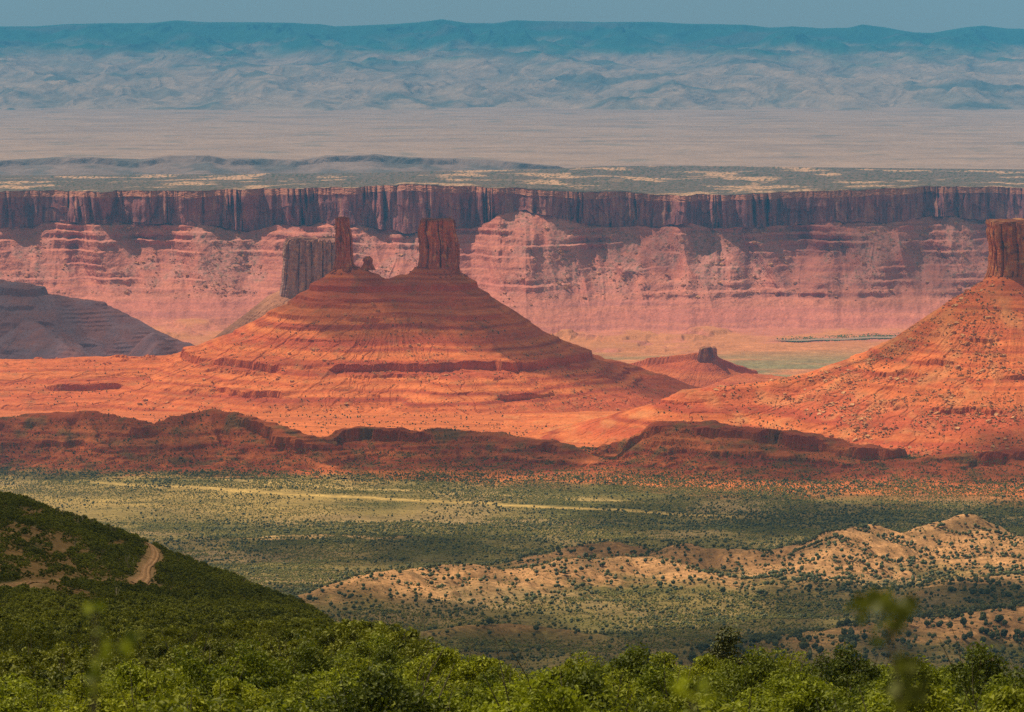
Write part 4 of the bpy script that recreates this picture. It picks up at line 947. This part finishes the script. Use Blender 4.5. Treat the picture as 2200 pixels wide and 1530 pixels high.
merged('rubble', RB, np.column_stack([x[ii], y[ii], z[ii] - .2]), s[ii], r0.uniform(0, 6.28, len(ii)), M['boulder'], 'scattered tan rubble on the red slope at the right', 'rubble')
x = r0.uniform(cl(300, 8900), cl(1450, 8900), 14000); y = r0.uniform(8350, 9150, 14000); zb2 = butte_h(x, y, B1); g = ground(x, y)
ok = (zb2 > g + 1) & (zb2 < -760) & (r0.uniform(0, 1, len(x)) < .6 * sst(-.1, .4, fbm(x / 120, y / 200, 3, 8110))); x, y, z = x[ok], y[ok], zb2[ok]
s = np.minimum(1.5 + r0.pareto(2.5, len(x)) * 1.6, 8)
merged('rubble', RB, np.column_stack([x, y, z - .2]), s, r0.uniform(0, 6.28, len(x)), M['boulder'], 'tan rubble strewn over the big butte', 'rubble')

ang = r0.uniform(0, 6.28, 420); kk2 = r0.integers(0, 3, 420); cx2 = np.array([cl(738, 9200), cl(943, 9200), cl(2228, 7490)])[kk2]; cy2 = np.array([9205., 9215., 7570.])[kk2]
rx2 = np.array([26., 50., 100.])[kk2] * r0.uniform(.95, 1.5, 420); ry2 = np.array([26., 36., 82.])[kk2] * r0.uniform(.95, 1.6, 420)
bx, by = cx2 + rx2 * np.cos(ang), cy2 + ry2 * np.sin(ang); bz = np.where(kk2 < 2, butte_h(bx, by, B1), butte_h(bx, by, B2))
merged('rubble', RB, np.column_stack([bx, by, bz]), r0.uniform(1.5, 6.5, 420) * r0.uniform(.5, 1, 420), r0.uniform(0, 6.28, 420), M['rubble'], 'fallen red blocks round the feet of the rock towers', 'rubble')
q = RIMV[r0.integers(0, len(RIMV), 9000)]; q = q[r0.uniform(0, 1, len(q)) < sst(-.3, .3, fbm(q[:, 0] / 60, q[:, 2] / 60, 3, 8120))]
merged('rubble', RB, q, np.minimum(2.5 + r0.pareto(2.4, len(q)) * 2.4, 14), r0.uniform(0, 6.28, len(q)), M['boulder'], 'reddish boulders scattered down the talus of the canyon rim', 'rubble')

# ------------------------------------------------------------------ clouds overhead (out of the picture) that shade parts of the land
cm_ = bpy.data.materials.new('cloud_white'); cm_.use_nodes = True; nt = cm_.node_tree; bs = nt.nodes['Principled BSDF']; bs.inputs['Base Color'].default_value = (.85, .85, .85, 1); bs.inputs['Roughness'].default_value = 1
lw = nt.nodes.new('ShaderNodeLayerWeight'); lw.inputs[0].default_value = .5; at = nt.nodes.new('ShaderNodeAttribute'); at.attribute_name = 'Col'
iv = nt.nodes.new('ShaderNodeMath'); iv.operation = 'SUBTRACT'; iv.inputs[0].default_value = 1; nt.links.new(lw.outputs['Facing'], iv.inputs[1])
mu = nt.nodes.new('ShaderNodeMath'); mu.operation = 'MULTIPLY'; mu.use_clamp = True; nt.links.new(iv.outputs[0], mu.inputs[0]); nt.links.new(at.outputs['Fac'], mu.inputs[1])
tr = nt.nodes.new('ShaderNodeBsdfTransparent'); ms_ = nt.nodes.new('ShaderNodeMixShader'); nt.links.new(mu.outputs[0], ms_.inputs[0]); nt.links.new(tr.outputs[0], ms_.inputs[1]); nt.links.new(bs.outputs[0], ms_.inputs[2]); nt.links.new(ms_.outputs[0], nt.nodes['Material Output'].inputs[0])
CV = []; CF = []; CC = []; coff = 0
def puff(gx, gy, gz, rx, ry, op, h=1700, seed=0):
    global coff
    t = (h - gz) / SUN[2]; c0 = np.array([gx, gy, gz]) + SUN * t
    th, ph = np.meshgrid(np.linspace(0, 2 * np.pi, 40, endpoint=False), np.linspace(.02, np.pi - .02, 22))
    d = np.stack([np.cos(th) * np.sin(ph), np.sin(th) * np.sin(ph), np.cos(ph)], -1)
    k = 1 + .35 * fbm(d[..., 0] * 2.2 + seed * 3.1, d[..., 1] * 2.2 + d[..., 2] * 1.7, 4, 9000 + seed)
    v = d * k[..., None] * np.array([rx, ry, min(rx, ry) * .45]); 
    v[..., 0] += SUN[0] / SUN[2] * v[..., 2]; v[..., 1] += SUN[1] / SUN[2] * v[..., 2]
    v += c0; nr, nc = th.shape; idx = np.arange(nr * nc).reshape(nr, nc); idx = np.concatenate([idx, idx[:, :1]], 1)
    CF.append(np.stack([idx[:-1, :-1], idx[1:, :-1], idx[1:, 1:], idx[:-1, 1:]], -1).reshape(-1, 4) + coff); CV.append(v.reshape(-1, 3)); CC.append(np.full((nr * nc, 3), op)); coff += nr * nc
def bank(px0, px1, D0, D1, z, op, n, seed, rr=1.0):
    r = np.random.default_rng(seed)
    for k in range(n):
        px = px0 + (px1 - px0) * (k + .5 + r.uniform(-.3, .3)) / n; D = r.uniform(lerp(D0, D1, .35), lerp(D0, D1, .65)); w = (XA(px1) - XA(px0)) * D / n
        puff(XA(px) * D, D, z, w * r.uniform(.7, .95) * rr, (D1 - D0) / 2 * r.uniform(.85, 1.15), op, 1700 + r.uniform(0, 250), seed * 31 + k)
bank(-450, 560, 10450, 12300, -1000, .42, 2, 1)                 # far left ridge
bank(660, 1130, 9000, 9440, -700, .58, 2, 2)                    # towers and upper butte
bank(980, 1380, 8860, 9380, -820, .58, 1, 8)                   # right flank
bank(-350, 1330, 6480, 7150, -800, .42, 5, 3)                   # red hills, left and middle
bank(1330, 2500, 6350, 6950, -830, .40, 4, 4)                   # red hills, right
bank(1250, 2500, 5150, 6050, -780, .34, 3, 5)                    # dark green flats on the right
bank(250, 1500, 4720, 5330, -740, .32, 4, 6)                    # brown middle flats
bank(500, 2500, 2500, 3850, -600, .5, 4, 7)                     # nearest valley scrub
bank(-700, 900, 430, 1350, -130, .30, 3, 9, 1.3)                # left spur
bank(-300, 720, 140, 420, -50, .36, 2, 10, 1.2)
bank(2030, 2500, 7380, 7700, -600, .32, 1, 11)                   # right tower
bank(1050, 1500, 14100, 14700, -950, .3, 2, 12)
bank(1650, 2500, 13900, 14700, -980, .26, 3, 16)                # right rim
bank(1650, 2400, 3700, 4200, -640, .5, 2, 13)
bank(960, 1700, 4420, 4800, -690, .42, 2, 14)
bank(520, 1000, 4020, 4400, -690, .35, 1, 15)
o = add_mesh('clouds', np.vstack(CV), np.vstack(CF), cm_, np.vstack(CC), True); tag(o, 'broken white cumulus clouds high above the valley', 'clouds', kind='stuff')

# ------------------------------------------------------------------ haze: one closed box of even air round camera and land
def box(name, lo_, hi_, mat):
    v = [(x, y, z) for x in (lo_[0], hi_[0]) for y in (lo_[1], hi_[1]) for z in (lo_[2], hi_[2])]
    f = [(0, 1, 3, 2), (4, 6, 7, 5), (0, 4, 5, 1), (2, 3, 7, 6), (0, 2, 6, 4), (1, 5, 7, 3)]
    return add_mesh(name, v, f, mat)
hm = bpy.data.materials.new('haze_air'); hm.use_nodes = True; nt = hm.node_tree; nt.nodes.remove(nt.nodes['Principled BSDF'])
pv = nt.nodes.new('ShaderNodeVolumePrincipled'); pv.inputs['Color'].default_value = (.09, .45, 1.0, 1); pv.inputs['Density'].default_value = 1.95e-5
nt.links.new(pv.outputs[0], nt.nodes['Material Output'].inputs['Volume'])
lowest = -1600.0
tag(box('haze', (-17000, -400, lowest), (17000, 68000, 40), hm), 'thin blue haze over the whole landscape', 'haze', kind='stuff')
